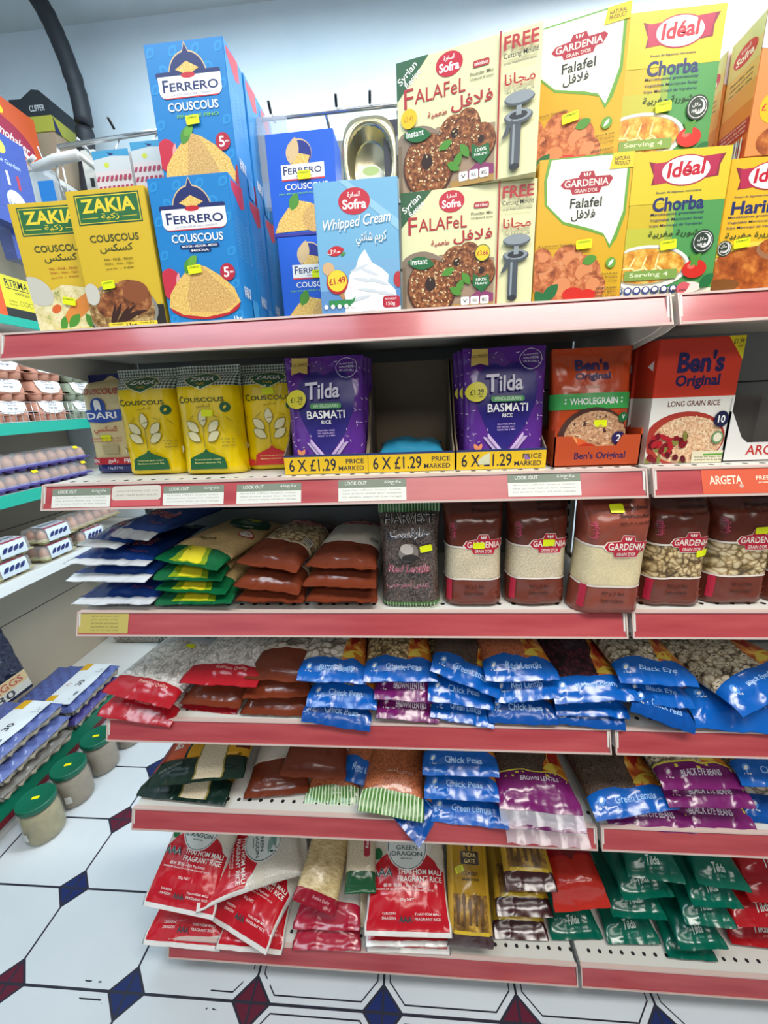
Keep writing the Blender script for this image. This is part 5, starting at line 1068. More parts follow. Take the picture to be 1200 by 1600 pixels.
for k, (y0, y1, z0, z1, X) in enumerate(((U(0, 250, x=-.7).y - .07, U(52, 300, x=-.7).y, U(20, 350, x=-.7).z, U(10, 214, x=-.7).z, -.70), (U(0, 250, x=-.7).y + .02, U(60, 330, x=-.74).y, U(20, 400, x=-.74).z, U(10, 270, x=-.74).z, -.745))):
    a = Art(y1 - y0, z1 - z0); a.rect(0, 0, 1, 1, FM('#3a4fa0', .2)); a.ell(.55, .28, .2, None, M('#dfe6f0', .4)); a.text('5 pcs', .38, .22, .62, .28, NAVY); a.text('Home Garden', .2, .68, .8, .73, M('#b9c6ea', .4)); a.ell(.45, .85, .12, None, M('#d3e05a', .4)); a.rect(.2, .45, .26, .6, M('#b83a44', .4)); a.rect(.45, .45, .5, .6, WHT); a.rect(.66, .45, .72, .6, M('#b83a44', .4))
    cardpack('blister_pack', y0, y1, z0, z1, X, a, FM('#46589c', .2), ['blue blister pack with white round label hanging in front of the orange pack', 'second blue blister pack hanging behind the first'][k], 'pack', .05, [(.05, 0), (.95, 0), (1, .3), (.96, .7), (.8, .93), (.5, 1), (.2, .93), (.04, .7), (0, .3)], 'blue blister packs')
mb = MB(); xa, xb, yb = -.86, -.70, 1.13; mb.box(xa, yb, 2.291, xb, yb + .16, 2.46, M('#a08c74', .6), .001); mb.box(xa - .003, yb - .003, 2.455, xb + .003, yb + .163, 2.505, M('#a8a83c', .45), .001); mb.box(xb + .001, yb + .1, 2.292, xb + .004, yb + .162, 2.46, M('#8f8f34', .45))
mb.add([(xb + .0045, yb + .0, 2.452), (xb + .0045, yb + .03, 2.455), (xb + .0045, yb + .0, 2.503)], [[0, 1, 2]], M('#26305c', .4)); tag(mb.build('cardboard_box'), 'brown carton with yellow lid on top of the left unit', 'box')
mb = MB(); vs = []; 
P = [(0, 0), (1, 0), (1, .62), (.8, .95), (.62, 1.0), (.3, .7), (.0, .72)]; k = len(P)
A = [(xa + (xb - xa) * u, yb + .004, 2.5055 + .085 * v) for u, v in P]; mb.add(A + [(x, y + .15, z) for x, y, z in A], [list(range(k))[::-1], [k + i for i in range(k)]] + [[i, (i + 1) % k, k + (i + 1) % k, k + i] for i in range(k)], M('#23282e', .5))
a = Art(xb - xa, .06); a.text('CLIPPER', .48, .3, .86, .62, M('#c9ccd0', .4), bold=.012); a.put(mb, lambda u, v, o: (xa + (xb - xa) * u, yb + .004 - o, 2.5055 + .06 * v), .0006); tag(mb.build('display_box'), 'black display box with white lettering on top of the yellow lidded carton', 'box')
# black lagged pipe in the corner
pts = [(-.80, 1.2, 2.95), (-.735, 1.2, 2.93), (-.69, 1.2, 2.86), (-.655, 1.2, 2.76), (-.632, 1.2, 2.66), (-.622, 1.2, 2.56), (-.63, 1.2, 2.46), (-.65, 1.2, 2.34), (-.665, 1.2, 2.2), (-.67, 1.2, 1.9), (-.67, 1.2, 1.3), (-.67, 1.2, .02)]
C2 = []
for i in range(len(pts) - 1):
    p0 = Vector(pts[max(i - 1, 0)]); p1 = Vector(pts[i]); p2 = Vector(pts[i + 1]); p3 = Vector(pts[min(i + 2, len(pts) - 1)])
    for q in range(6):
        t = q / 6; C2.append(.5 * ((2 * p1) + (p2 - p0) * t + (2 * p0 - 5 * p1 + 4 * p2 - p3) * t * t + (3 * p1 - p0 - 3 * p2 + p3) * t ** 3))
C2.append(Vector(pts[-1]))
mb = MB(); mb.tube(C2, [.031 + .004 * noise.noise(Vector((i * .9, 0, 0))) for i in range(len(C2))], M('#20242b', .6), 14)
tag(mb.build('lagged_pipe'), 'black foam wrapped pipe curving down from the ceiling in the corner', 'pipe')

# rail and hung goods above the top shelf
CHR = M('#c9ccd0', .2, '', .9); YR = DEPTH - .05
mb = MB(); mb.tube([(-.02, YR, 1.905), (.2, YR, 1.915), (.6, YR, 1.918), (1.0, YR, 1.915)], .004, CHR, 8); mb.tube([(-.02, YR, 1.905), (-.035, YR, 1.86), (-.03, YR, 1.82)], .0022, M('#e8e8e8', .3), 6); mb.tube([(-.02, YR, 1.905), (-.02, YR, 1.81)], .0016, M('#e8e8e8', .3), 6)
for x in (.02, .5, .98): mb.tube([(x, YR, 1.915), (x, DEPTH + .012, 1.90)], .003, CHR, 6)
for x in (.1, .22, .4, .52, .58): mb.tube([(x, YR - .004, 1.922), (x + .002, YR - .02, 1.93)], .0025, DARK, 6)
tag(mb.build('hanging_rail'), 'thin chrome rail with small clips above the food cartons', 'rail')
mb = MB(); mb.tube([(-.075, .235, 1.872), (-.03, .235, 1.884), (.02, .235, 1.888)], .009, M('#d9dde0', .35), 10); mb.tube([(-.075, .235, 1.86), (-.085, .235, 1.885), (-.07, .235, 1.892)], .004, M('#e3e6e8', .3), 8); mb.tube([(.02, .235, 1.888), (.02, .29, 1.885)], .005, M('#d9dde0', .35)); tag(mb.build('display_hook'), 'white plastic display hook at the left end above the yellow boxes', 'hook')
def hang(x, z0, z1, W, art, mat, label, cat='pack', y=.2, th=.012, name='hanging_pack', group=None):
    mb = MB(); mb.box(x - W / 2, y, z0, x + W / 2, y + th, z1, mat, .003)
    if art: art.put(mb, lambda u, v, o: (x - W / 2 + W * u, y - o, z0 + (z1 - z0) * v))
    mb.tube([(x, y + .004, z1 - .004), (x, y + .02, z1 + .012), (x, YR, 1.909)], .0015, CHR, 6) if z1 < 1.91 else None
    return tag(mb.build(name), label, cat, group)
for k, x in enumerate((.105, .18)):
    a = Art(.07, .13); a.rect(0, .72, 1, 1, M('#cfd6da', .4)); a.poly([(0, 1), (1, 1), (1, .9), (.5, .92), (0, .88)], M('#3f9ac9', .4)); a.poly([(.4, .97), (.6, .95), (.5, .92)], NAVY); a.ell(.35, .8, .07, None, M('#cfd84a', .4)); a.rect(0, 0, 1, .72, M('#ddd3d6', .4))
    for i in range(8):
        for j in range(5): a.poly([(i / 8, .02 + j * .14), (i / 8 + .07, .02 + j * .14), (i / 8 + .12, .09 + j * .14), (i / 8 + .05, .09 + j * .14)], M('#b03a5a', .4))
    hang(x, 1.76 + .012 * k, 1.872 + .008 * k, .07, a, M('#d9d6d8', .4), ['left pink and white zigzag pack under a blue header, behind the yellow boxes', 'right pink and white zigzag pack under a blue header, behind the blue box'][k], group='zigzag packs on the rail')
a = Art(.06, .13); a.rect(.1, .3, .9, .8, M('#9aa4ac', .3)); hang(.405, 1.76, 1.9, .06, a, M('#cfd6da', .15, '', 0, .45), 'clear film pack hanging behind the tall blue box')
a = Art(.05, .12); a.rect(0, .3, 1, 1, M('#262c3c', .3)); a.rect(.1, 0, .9, .3, M('#aab6c0', .3)); a.leaf(.5, .7, .04, .008, 1.2, M('#7c8694', .3)); hang(.628, 1.76, 1.885, .05, a, M('#3a4250', .25), 'dark silver pack hanging beside the foil dish', y=.215)
a = Art(.05, .07); a.rect(.3, .05, .95, .75, M('#2b7fd0', .3)); hang(-.062, 1.795, 1.868, .05, a, M('#cfdbe4', .12, '', 0, .45), 'clear blister with a blue card hanging from the white hook', y=.23, name='blister_pack')
# foil dish on the rail
GOLDF = M('#c9c2a2', .22, '', .85)
root = tag(empty('foil_dish', (.578, .205, 1.822)), 'oval foil dish with paper label hanging behind the whipped cream box', 'dish')
mb = MB(); vs = []; k = 48
for r, d_ in ((1.0, .003), (1.0, 0), (.84, .0), (.8, .004), (.66, .026), (.62, .028)):
    for j in range(k):
        an = 2 * PI * j / k; c = math.cos(an); s_ = math.sin(an); ex = .62 if r > .9 else .95; f = 1 + (.02 * math.cos(j * PI) if .63 < r < .83 else 0)
        vs.append((.048 * r * f * math.copysign(abs(c) ** ex, c), d_, .066 * r * f * math.copysign(abs(s_) ** ex, s_)))
mb.add(vs, [[i * k + j, i * k + (j + 1) % k, (i + 1) * k + (j + 1) % k, (i + 1) * k + j] for i in range(5) for j in range(k)] + [[5 * k + j for j in range(k)]], GOLDF, True); mb.build('dish', root)
a = Art(.05, .05); a.ell(.5, .5, .5, .5, M('#d6d6c6', .5)); a.ell(.5, .8, .3, .14, M('#a8c07a', .5)); a.lines(['FOIL TRAYS', 'with lids'], .25, .75, .55, .15, M('#8a8a7a', .5)); mb = MB(); a.put(mb, lambda u, v, o: (-.025 + .05 * u, .02 - o, -.045 + .05 * v)); mb.build('label', root)
root = tag(empty('plastic_bottle', (.42, .26, ZS[0] + .001)), 'white bottle with orange red cap between the blue couscous stacks', 'bottle')
mb = MB(); mb.lathe([(.018, 0), (.022, .003), (.023, .17), (.02, .2), (.011, .215), (.011, .225)], M('#d9dad6', .35), 24); mb.build('body', root)
mb = MB(); mb.lathe([(.013, .222), (.0135, .224), (.0135, .246), (.012, .249), (.0, .249)], M('#c9401f', .35), 20); mb.build('cap', root)

# ---- top shelf
Z0 = ZS[0] + .0008
G = 'food cartons on the top shelf'
box_at(d_zakia(True), .087, .05, Z0, 4, 'yellow couscous box with vegetable picture at the left end of the top shelf', G, (.5, .27, -.2), roll=-1)
box_at(d_zakia(False), .196, .028, Z0, 0, 'yellow couscous box with a brown roast meat picture', G, (.33, .34, .1))
fm = d_ferrero(True); ff = d_ferrero(False)
box_at(fm, .328, .022, Z0, 0, 'blue couscous box with red 5 badge, front of the lower row', 'blue couscous cartons', (.44, .39, .08))
for k in range(2): box_at(fm, .329 + .002 * k, .09 + k * .0675, Z0, 0, ['second', 'third', 'fourth'][k] + ' blue couscous box in the lower row, counted from the front', 'blue couscous cartons')
box_at(ff, .319, .09, Z0 + .198, 0, 'blue couscous box standing on top of the other blue couscous boxes at the front', 'blue couscous cartons', (.5, .51, .05))
for k in range(2): box_at(ff, .321, .158 + k * .067, Z0 + .198, 0, ['upper blue couscous box right behind the topmost front one', 'upper blue couscous box at the back of its row'][k], 'blue couscous cartons')
fs = d_ferrero_small()
box_at(fs, .482, .1, Z0, 0, 'small blue couscous box, lower of two beside the whipped cream box', 'small blue couscous cartons', (.6, .59, 0))
box_at(fs, .478, .1, Z0 + .1395, -1, 'small blue couscous box, upper of two behind the whipped cream box', 'small blue couscous cartons', (.54, .585, 0))
box_at(d_whip(), .571, .016, Z0, 0, 'light blue whipped cream box with a white cream swirl', G)
box_at(d_sofra_falafel(.155, 1), .7265, .02, Z0, -4, 'cream falafel mix box with free mould, lower of the two', 'cream falafel cartons')
box_at(d_sofra_falafel(.155, 0), .7225, .022, Z0 + .1555, -13, 'cream falafel mix box with free mould, stacked on the other', 'cream falafel cartons')
box_at(d_gard_box(.176), .882, .016, Z0, -1, 'yellow and white falafel box, lower of the two', 'yellow falafel cartons', (.54, .41, .06))
box_at(d_gard_box(.167), .871, .052, Z0 + .177, -15, 'yellow and white falafel box stacked on top of its twin', 'yellow falafel cartons', (.48, .36, .1))
box_at(d_ideal('chorba', .174), 1.004, .016, Z0, 0, 'yellow and green soup box with noodle soup bowl, lower one', 'noodle soup cartons', (.46, .37, .1))
box_at(d_ideal('chorba', .174), .9985, .062, Z0 + .1745, 0, 'yellow and green soup box with noodle soup bowl, stacked on top', 'noodle soup cartons', (.46, .4, .1))
box_at(d_ideal('harira', .165), 1.136, .03, Z0, 0, 'yellow soup box with a brown soup bowl at the right edge of the shelf', G, (.24, .39, .12))
og = d_orange()
box_at(og, 1.149, .03, Z0 + .1655, 0, 'orange and green carton nearest the front, side towards the noodle soup boxes', 'orange cartons')
box_at(og, 1.146, .09, Z0 + .1655, 0, 'orange and green carton behind the front orange one', 'orange cartons')

# ---- second shelf
Z1 = ZS[1] + .0008
stand(b_dari(), .062, .105, Z1, 0, 2, 'cream and navy couscous bag with a dark blue badge', st=(.4, .36, 0))
stand(b_zakia(False, 1), .155, .074, Z1, 2, 2, 'yellow couscous bag with gingham top, nearest the navy couscous bag', group='yellow couscous bags')
stand(b_zakia(False, 2), .276, .058, Z1, -1, 3, 'yellow couscous bag with neon price sticker on its middle, second of three', group='yellow couscous bags', st=(.56, .56, -.05))
stand(b_zakia(True, 4), .382, .095, Z1, 3, 2, 'yellow couscous bag with a red dome at its foot', group='yellow couscous bags', st=(.5, .74, .05))
tr = d_price_tray()
GT = 'yellow priced display trays'
for x, l in ((.494, 'price-marked display tray beside the yellow couscous bags'), (.6405, 'empty display tray between two trays of purple pouches'), (.790, 'price-marked display tray beside the orange rice pouch')):
    put_at(tr, 'display_tray', (x, .036, Z1), (0, 0, 0), l, 'tray', GT)
tp = b_tilda(); GP = 'purple rice pouches'
for k in range(3):
    stand(tp, .496 + .004 * k, .046 + .031 * k, Z1 + .0025, 0, 3, ['purple basmati pouch at the front of the left tray', 'purple basmati pouch right behind the front one in the left tray', 'purple basmati pouch deepest in the left tray'][k], 'pouch', GP)
    stand(tp, .796 - .005 * k, .044 + .031 * k, Z1 + .0025, 0, 3, ['purple basmati pouch at the front of the right tray', 'purple basmati pouch right behind the front one in the right tray', 'purple basmati pouch deepest in the right tray'][k], 'pouch', GP)
BT = Bag(.118, .1, .03, .008, .008, seed=31, wr=.004, droop=0); o = put_at(BT.mesh('rice_pouch', [(2, FM('#2a86a8'))]), 'rice_pouch', (.641, .05, Z1 + .026), (.12, 0, 0), 'teal pouch lying flat in the otherwise empty tray', 'pouch')
at = Art(.136, .05); at.text("Ben's Original", .24, .18, .83, .48, M('#2a2050', .4), bold=.02)
W = .136
put_at(tray('display_tray', W, .13, .05, .05, .06, M('#b8481f', .45), M('#a8542c', .5), at, cut=[(0, 0), (1, 0), (1, .83), (.78, .83), (.72, .55), (.28, .55), (.2, .83), (0, .83)]), 'display_tray', (.943, .036, Z1), (0, 0, 0), 'orange display tray holding the orange rice pouch', 'tray')
bp = b_bens(); stand(bp, .936, .045, Z1 + .0025, 0, 3, 'orange rice pouch with a green band, front one in the orange tray', 'pouch', 'orange rice pouches', st=(.6, .35, 0)); stand(bp, .945, .08, Z1 + .0025, 0, 3, 'orange rice pouch behind the front one in the orange tray', 'pouch', 'orange rice pouches')
bb = d_bens_box()
me, S, _, _ = bb
for k in range(2):
    o = box_at(bb, 1.086 - .004 * k, .046 + .058 * k, Z1, 0, ['orange and white long grain rice box with yellow price corner', 'orange and white rice box hidden behind the front rice box'][k], 'orange rice boxes'); o.scale = (.84, 1, .975)
ar = Art(.2, .1); ar.text('ARGETA', .17, .1, .55, .26, M('#b8322c', .4), bold=.016); ar.poly([(.33, .385), (.6, .43), (.6, .36), (.32, .345)], M('#1f6b45', .4))
put_at(tray('display_tray', .2, .2, .1, .1, .1, M('#dcdad6', .5), M('#8b8782', .6), ar, cut=[(0, 0), (1, 0), (1, .3), (.17, .3), (.12, .38), (.02, .78), (0, .8)]), 'display_tray', (1.243, .043, Z1), (0, 0, 0), 'white open display tray with red lettering at the right edge', 'tray')

# ---- third shelf
Z2 = ZS[2] + .0008
fl = [b_blueflour(1), b_blueflour(2, .2), b_blueflour(3, .05)]; GF = 'dark blue flour bags'
lay(fl[0], (107, 944), (236, 942), 'dark blue flour bag with white end, bottom of its stack', y=-.002, group=GF)
lay(fl[1], (97, 908), (229, 908), 'dark blue flour bag with white end, second from the bottom', y=.0, group=GF)
lay(fl[2], (98, 879), (226, 884), 'dark blue flour bag with white end, third from the bottom', y=.004, group=GF)
lay(b_blueflour(5, .1, .088, .25, .032), (112, 853), (184, 857), 'dark blue flour bag at the top left of its stack', y=.012, yaw=-7, fit=False, group=GF)
lay(b_blueflour(4, .3, .095, .25, .034), (181, 840), (224, 857), 'dark blue flour bag lying turned on top of the flour stack', y=.026, yaw=-14, roll=3, fit=False, group=GF, dz=.01)
bu = [b_bulgur(1), b_bulgur(2, .4)]; GB = 'green ended bulgur bags'
lay(bu[1], (237, 946), (364, 941), 'green ended bulgur bag, bottom of the stack', y=-.002, group=GB)
lay(bu[0], (238, 922), (354, 926), 'green ended bulgur bag, second from the bottom', y=0, yaw=-3, group=GB)
lay(bu[1], (237, 904), (347, 908), 'green ended bulgur bag, third from the bottom', y=.004, group=GB)
lay(bu[0], (232, 876), (346, 886), 'cream bulgur bag with green end on top of the stack', y=.004, yaw=-10, group=GB, st=(.66, .8, 0))
br = [b_brown(BUTTER, 1), b_brown(HARIC, 2), b_brown(WRICE, 3, .1)]; GN = 'brown pulse bags lying on the third shelf'
lay(br[2], (366, 942), (474, 944), 'brown bag at the bottom of the left brown stack', y=.0, group=GN, dz=.004)
lay(br[0], (362, 916), (468, 926), 'brown bag in the middle of the left brown stack', y=.004, group=GN)
lay(br[0], (364, 880), (466, 890), 'brown bag of white beans on top of the left brown stack', y=.016, yaw=-8, group=GN, st=(.5, .93, 0))
lay(br[2], (476, 942), (590, 944), 'brown bag at the bottom of the brown stack beside the lentil bag', y=.0, group=GN, dz=.004)
lay(br[1], (470, 916), (588, 918), 'brown bag in the middle of the brown stack beside the lentil bag', y=.004, group=GN)
lay(br[2], (474, 886), (588, 888), 'brown bag with pale window on top of the stack beside the lentil bag', y=.014, yaw=-4, group=GN)
stand(b_harvest(), .635, .012, Z2, 0, 3, 'lentil bag with green striped ends standing upright', st=(.77, .58, .2))
GG = 'upright brown pulse bags'
stand(b_gard(RICE, 21, 'rice_bag', ('Egyptian Rice', 'Riz Egyptien')), .748, .014, Z2, 0, 2, 'upright brown rice bag next to the lentil bag', group=GG, st=(.56, .555, .02))
stand(b_gard(RICE, 22, 'rice_bag', ('Egyptian Rice', 'Riz Egyptien')), .860, .016, Z2, 0, 2, 'upright brown rice bag with sticker across its logo, beside the semolina bag', group=GG, st=(.62, .57, .02))
stand(b_gard(SEMO, 23, 'semolina_bag', ('Semolina', 'Semoule'), .114, .222, .05), .969, -.012, Z2, 0, -1, 'reddish brown semolina bag slumped forward over the shelf edge', group=GG, st=(.44, .83, .03), roll=1)
stand(b_gard(CHICK, 24, 'pulse_bag', ('Chick Peas', 'Pois Chiches')), 1.088, .012, Z2, 0, 2, 'upright brown bag of round chickpeas', group=GG, st=(.82, .47, .1))
stand(b_gard(BUTTER, 25, 'pulse_bag', ('Split Beans', 'Feves')), 1.196, .02, Z2, 0, 2, 'upright brown bag of flat split beans', group=GG, st=(.66, .64, .03))
stand(b_gard(CHICK, 26, 'pulse_bag', ('Yellow Peas', 'Pois Jaunes')), 1.306, .02, Z2, 0, 2, 'upright brown bag cut by the right edge of the photo', group=GG)

# ---- fourth shelf
Z3 = ZS[3] + .0008; GW = 'red ended white bean bags'
rb = [b_redbean(1), b_redbean(2, .5)]
lay(rb[1], (150, 1118), (268, 1136), 'red ended white bean bag, bottom of the left stack', y=-.012, group=GW)
lay(rb[1], (264, 1118), (372, 1116), 'thin red edge of a bean bag lying flat under the brown one', y=.02, group=GW, dz=.004)
lay(rb[0], (150, 1086), (272, 1100), 'large white bean bag with red end at the left of the shelf', y=-.008, yaw=-8, group=GW, st=(.62, .55, .2))
lay(b_brown(WRICE, 7), (278, 1102), (376, 1104), 'brown bag squeezed under the right white bean bag', y=.012)
lay(rb[0], (278, 1070), (402, 1074), 'white bean bag with red end lying above the brown bag', y=.01, yaw=-2, group=GW, st=(.6, .6, .2), dz=.004)
b3 = [b_brown(LIMA, 8), b_brown(WRICE, 9)]; G3 = 'brown bags on the fourth shelf'
lay(b3[1], (374, 1116), (482, 1118), 'brown bag at the bottom of the fourth shelf brown stack', y=.008, group=G3)
lay(b3[1], (378, 1090), (482, 1090), 'brown bag in the middle of the fourth shelf brown stack', y=.012, group=G3)
lay(b3[0], (380, 1062), (482, 1064), 'brown bag with a white bean window on top of its stack', y=.02, group=G3)
GU = 'blue banded pulse bags'
pb = {k: b_pulse(*v) for k, v in dict(lima=(LIMA, 'blue', 'orange', 'Butter Beans', 1), chick=(CHICK, 'blue', 'orange', 'Chick Peas', 2), lent=(BLENT, 'blue', 'brown', 'Green Lentils', 3), red=(RLENT, 'blue', 'red', 'Red Lentils', 4), kid=(KIDNEY, 'blue', 'plum', 'Kidney Beans', 5), eye=(EYED, 'blue', 'plum', 'Black Eye', 6), pur=(BLENT, 'purple', 'plum', 'BROWN LENTILS', 7), pure=(EYED, 'purple', 'maroon', 'BLACK EYE BEANS', 8), alt=(LIMA, 'deep', 'orange', 'Chick Peas', 9, .9)).items()}
lay(pb['alt'], (470, 1128), (578, 1142), 'blue banded bag at the bottom of the butter bean stack', y=-.012, group=GU)
lay(pb['chick'], (478, 1102), (588, 1110), 'blue banded bag in the middle of the butter bean stack', y=-.006, group=GU)
lay(pb['lima'], (464, 1060), (572, 1070), 'butter bean bag with blue band and orange top', y=-.002, group=GU, st=(.75, .86, 0))
lay(pb['pur'], (588, 1122), (686, 1130), 'purple banded bag at the bottom of the chickpea stack', y=-.004, group='purple banded pulse bags')
lay(pb['pur'], (584, 1094), (684, 1098), 'purple banded bag in the middle of the chickpea stack', y=0, group='purple banded pulse bags')
lay(pb['chick'], (568, 1062), (684, 1068), 'chickpea bag with blue band on top of two purple bags', y=.004, group=GU, st=(.4, .86, 0))
lay(pb['lent'], (672, 1122), (772, 1136), 'blue banded bag at the bottom of the green lentil stack', y=-.004, group=GU)
lay(pb['chick'], (668, 1092), (772, 1112), 'blue banded bag in the middle of the green lentil stack', y=-.004, group=GU)
lay(pb['lent'], (672, 1050), (780, 1090), 'green lentil bag with blue band sagging to the right', y=.0, yaw=-4, group=GU, st=(.3, .84, 0))
lay(pb['alt'], (764, 1130), (872, 1132), 'blue banded bag at the bottom of the red lentil stack', y=-.004, group=GU)
lay(pb['red'], (774, 1100), (874, 1090), 'blue banded bag in the middle of the red lentil stack', y=-.002, group=GU)
lay(pb['red'], (758, 1062), (876, 1066), 'red lentil bag with blue band on top of its stack', y=.004, yaw=3, group=GU)
lay(pb['alt'], (868, 1132), (976, 1140), 'blue banded bag at the bottom of the kidney bean stack', y=-.004, group=GU)
lay(pb['kid'], (870, 1118), (984, 1122), 'blue banded bag in the middle of the kidney bean stack', y=-.002, group=GU)
lay(pb['kid'], (866, 1100), (1002, 1100), 'dark kidney bean bag with blue band and plum top', y=-.008, group=GU, st=(.42, .93, 0), dz=.004)
lay(pb['alt'], (985, 1112), (1083, 1146), 'blue banded bag drooping over the shelf edge below the black eye beans', y=-.014, group=GU)
lay(pb['eye'], (986, 1098), (1086, 1108), 'blue banded bag in the middle of the black eye bean stack', y=.0, group=GU)
lay(pb['eye'], (968, 1066), (1094, 1074), 'black eye bean bag with blue band beside the kidney beans', y=.006, group=GU, st=(.5, .9, 0))
lay(b_pulse(BLENT, 'blue', 'brown', 'Mung Beans', 12, .8, .19, .27, .06, .26), (1088, 1136), (1262, 1150), 'wide blue banded bag at the right end of the fourth shelf', y=-.008, group=GU)
lay(b_pulse(EYED, 'blue', 'maroon', 'Black Eyed Beans', 13, .5, .17, .28, .05, .17), (1158, 1100), (1280, 1082), 'large black eye bean bag with maroon border lying askew', y=-.002, yaw=19, fit=False, group=GU, st=(.4, .93, 0))

# ---- fifth shelf
Z4 = ZS[4] + .0008; GA = 'orange and black rice bags'
a1 = b_aroma(1); a2 = b_aroma(2, .3)
lay(a2, (212, 1243), (352, 1258), 'orange and black rice bag, lower of two', z=Z4 + .012, group=GA)
lay(a1, (228, 1226), (378, 1218), 'orange and black rice bag, upper of two, with neon sticker', y=.008, yaw=3, group=GA, st=(.58, .68, 1.2))
G5 = 'brown bags on the fifth shelf'
lay(b3[1], (380, 1248), (482, 1238), 'brown bag at the front of the fifth shelf pair', z=Z4 + .012, group=G5)
lay(b3[0], (434, 1212), (540, 1218), 'brown bag with large white beans, upper of the pair', y=.03, group=G5)
GH = 'red lentil bags with striped ends'
hl = [b_harvest_lying(1), b_harvest_lying(2, .7, .128, .24, .062)]
lay(pb['red'], (528, 1222), (600, 1230), 'blue banded bag wedged behind the striped red lentil bags', y=.05, yaw=-12, fit=False)
lay(hl[0], (474, 1262), (562, 1262), 'red lentil bag with green striped end, left one', z=Z4 - .004, group=GH)
bh = b_pulse(LIMA, 'deep', 'orange', 'Chick Peas', 19, 0, .105, .1, .02, .75, False)
R = Matrix.Rotation(math.radians(-42), 4, 'Z') @ Matrix.Rotation(math.radians(14), 4, 'X') @ Matrix.Rotation(math.radians(22), 4, 'Y'); o = ob('pulse_bag', bh[0])
o.location = U(655, 1325, y=-.045) + Vector((0, .004, -.007)) - R @ Vector(bh[1].P(1, 0, 1)); o.rotation_euler = R.to_euler(); tag(o, 'blue banded bag hanging off the shelf under a striped lentil bag', 'bag')
lay(hl[1], (558, 1268), (662, 1282), 'red lentil bag with green striped end, right one lying higher', y=-.014, group=GH)
lay(pb['lent'], (668, 1282), (796, 1296), 'blue banded bag at the bottom of the fifth shelf blue stack', z=Z4, group=GU)
lay(pb['chick'], (663, 1250), (780, 1250), 'blue banded bag in the middle of the fifth shelf blue stack', y=0, group=GU)
lay(pb['chick'], (660, 1212), (780, 1212), 'blue banded bag on top of the fifth shelf blue stack', y=.004, group=GU)
GQ = 'purple banded pulse bags'
def clear_tail(o, B):
    """clear welded end of the bag"""
    mb = MB(); n = 20; cl = M('#cfcfd6', .15, 'film', 0, .45)
    vs = [(B.W * (i / n - .5), B.P(.5, 0, 1)[1] - .022 * k, B.P(i / n, 0, 1)[2] - .010 * k + .003 * math.sin(i * 1.3) * k) for k in (0, 1) for i in range(n + 1)]
    mb.add(vs, [[i, i + 1, n + 2 + i, n + 1 + i] for i in range(n)], cl, True); mb.build('clear_seal', o)
bl = b_pulse(BLENT, 'purple', 'brown', 'BROWN LENTILS', 15, .35, .165, .25, .05, .26, False)
o = lay(bl, (790, 1294), (918, 1302), 'brown lentil bag beneath the front purple one, only its clear end showing', z=Z4 - .004, group=GQ); clear_tail(o, bl[1])
o = lay(bl, (780, 1262), (912, 1276), 'brown lentil bag with purple band and clear end', y=-.012, group=GQ, st=(.3, .68, -.3)); clear_tail(o, bl[1])
lay(pb['pure'], (952, 1294), (1090, 1302), 'purple banded bag under the blue lentil bag at the right bay', z=Z4 - .004, group=GQ)
lay(pb['lent'], (928, 1276), (1068, 1270), 'brown lentil bag with blue band leaning on the purple bags', y=-.006, yaw=6, group=GU, st=(.55, .62, .1))
lay(pb['pure'], (1044, 1290), (1184, 1298), 'purple black eye bean bag, lowest of three', z=Z4, group=GQ)
lay(pb['pure'], (1046, 1262), (1182, 1262), 'purple black eye bean bag, middle of three', y=-.002, group=GQ)
lay(pb['pure'], (1034, 1230), (1168, 1236), 'purple black eye bean bag, top of three', y=.002, yaw=4, group=GQ)
lay(pb['alt'], (1168, 1284), (1296, 1294), 'blue banded bag at the right edge of the fifth shelf, lower one', z=Z4, group=GU)
lay(pb['chick'], (1160, 1228), (1290, 1234), 'blue banded bag at the right edge of the fifth shelf, upper one', y=.004, group=GU)

# ---- bottom shelf
Z5 = ZS[5] + .0008; GD = 'red and white fragrant rice bags'
dr = [b_dragon(1), b_dragon(2, .6), b_dragon(3, .1)]
lay(dr[1], (222, 1474), (344, 1488), 'red and white rice bag at the bottom left, drooping over the edge', y=-.012, group=GD)
lay(dr[2], (335, 1482), (440, 1492), 'red and white rice bag lying flat under the turned one', z=Z5 + .01, group=GD)
lay(dr[1], (312, 1426), (430, 1502), 'red and white rice bag turned towards the right with its corner hanging down', z=.165, group=GD, fit=False)
lay(dr[0], (222, 1420), (332, 1432), 'red and white rice bag leaning at the left end, oval badge half hidden', y=-.012, pitch=26, yaw=-6, group=GD, fit=False)
o = ob('rice_bag', dr[2][0]); o.location = (.072, .07, .262); o.rotation_euler = (0, math.radians(4), math.radians(-70)); tag(o, 'red and white rice bag lying sideways on top, lettering turned', 'bag', GD); dr[2][1].tag_sticker(o, .35, .85, 0)
GR = 'pink red flat packs'
rp = Bag(.14, .2, .045, .014, .014, seed=41, droop=.3, wr=.004); rm = rp.mesh('noodle_bag', [(.22, FM('#a81a34')), (2, FM('#c9c4bc'))])
lay((rm, rp), (456, 1484), (564, 1486), 'red ended pack at the bottom below the noodles', z=Z5 + .008, group=GR)
lay((rm, rp), (456, 1452), (564, 1454), 'red ended pack directly below the noodle bag', y=.01, group=GR)
lay(b_noodle(1), (446, 1402), (534, 1436), 'beige rice noodle bag with dark red end', y=.004, pitch=14, yaw=-8, group=None, st=(.5, .55, 0), fit=False)
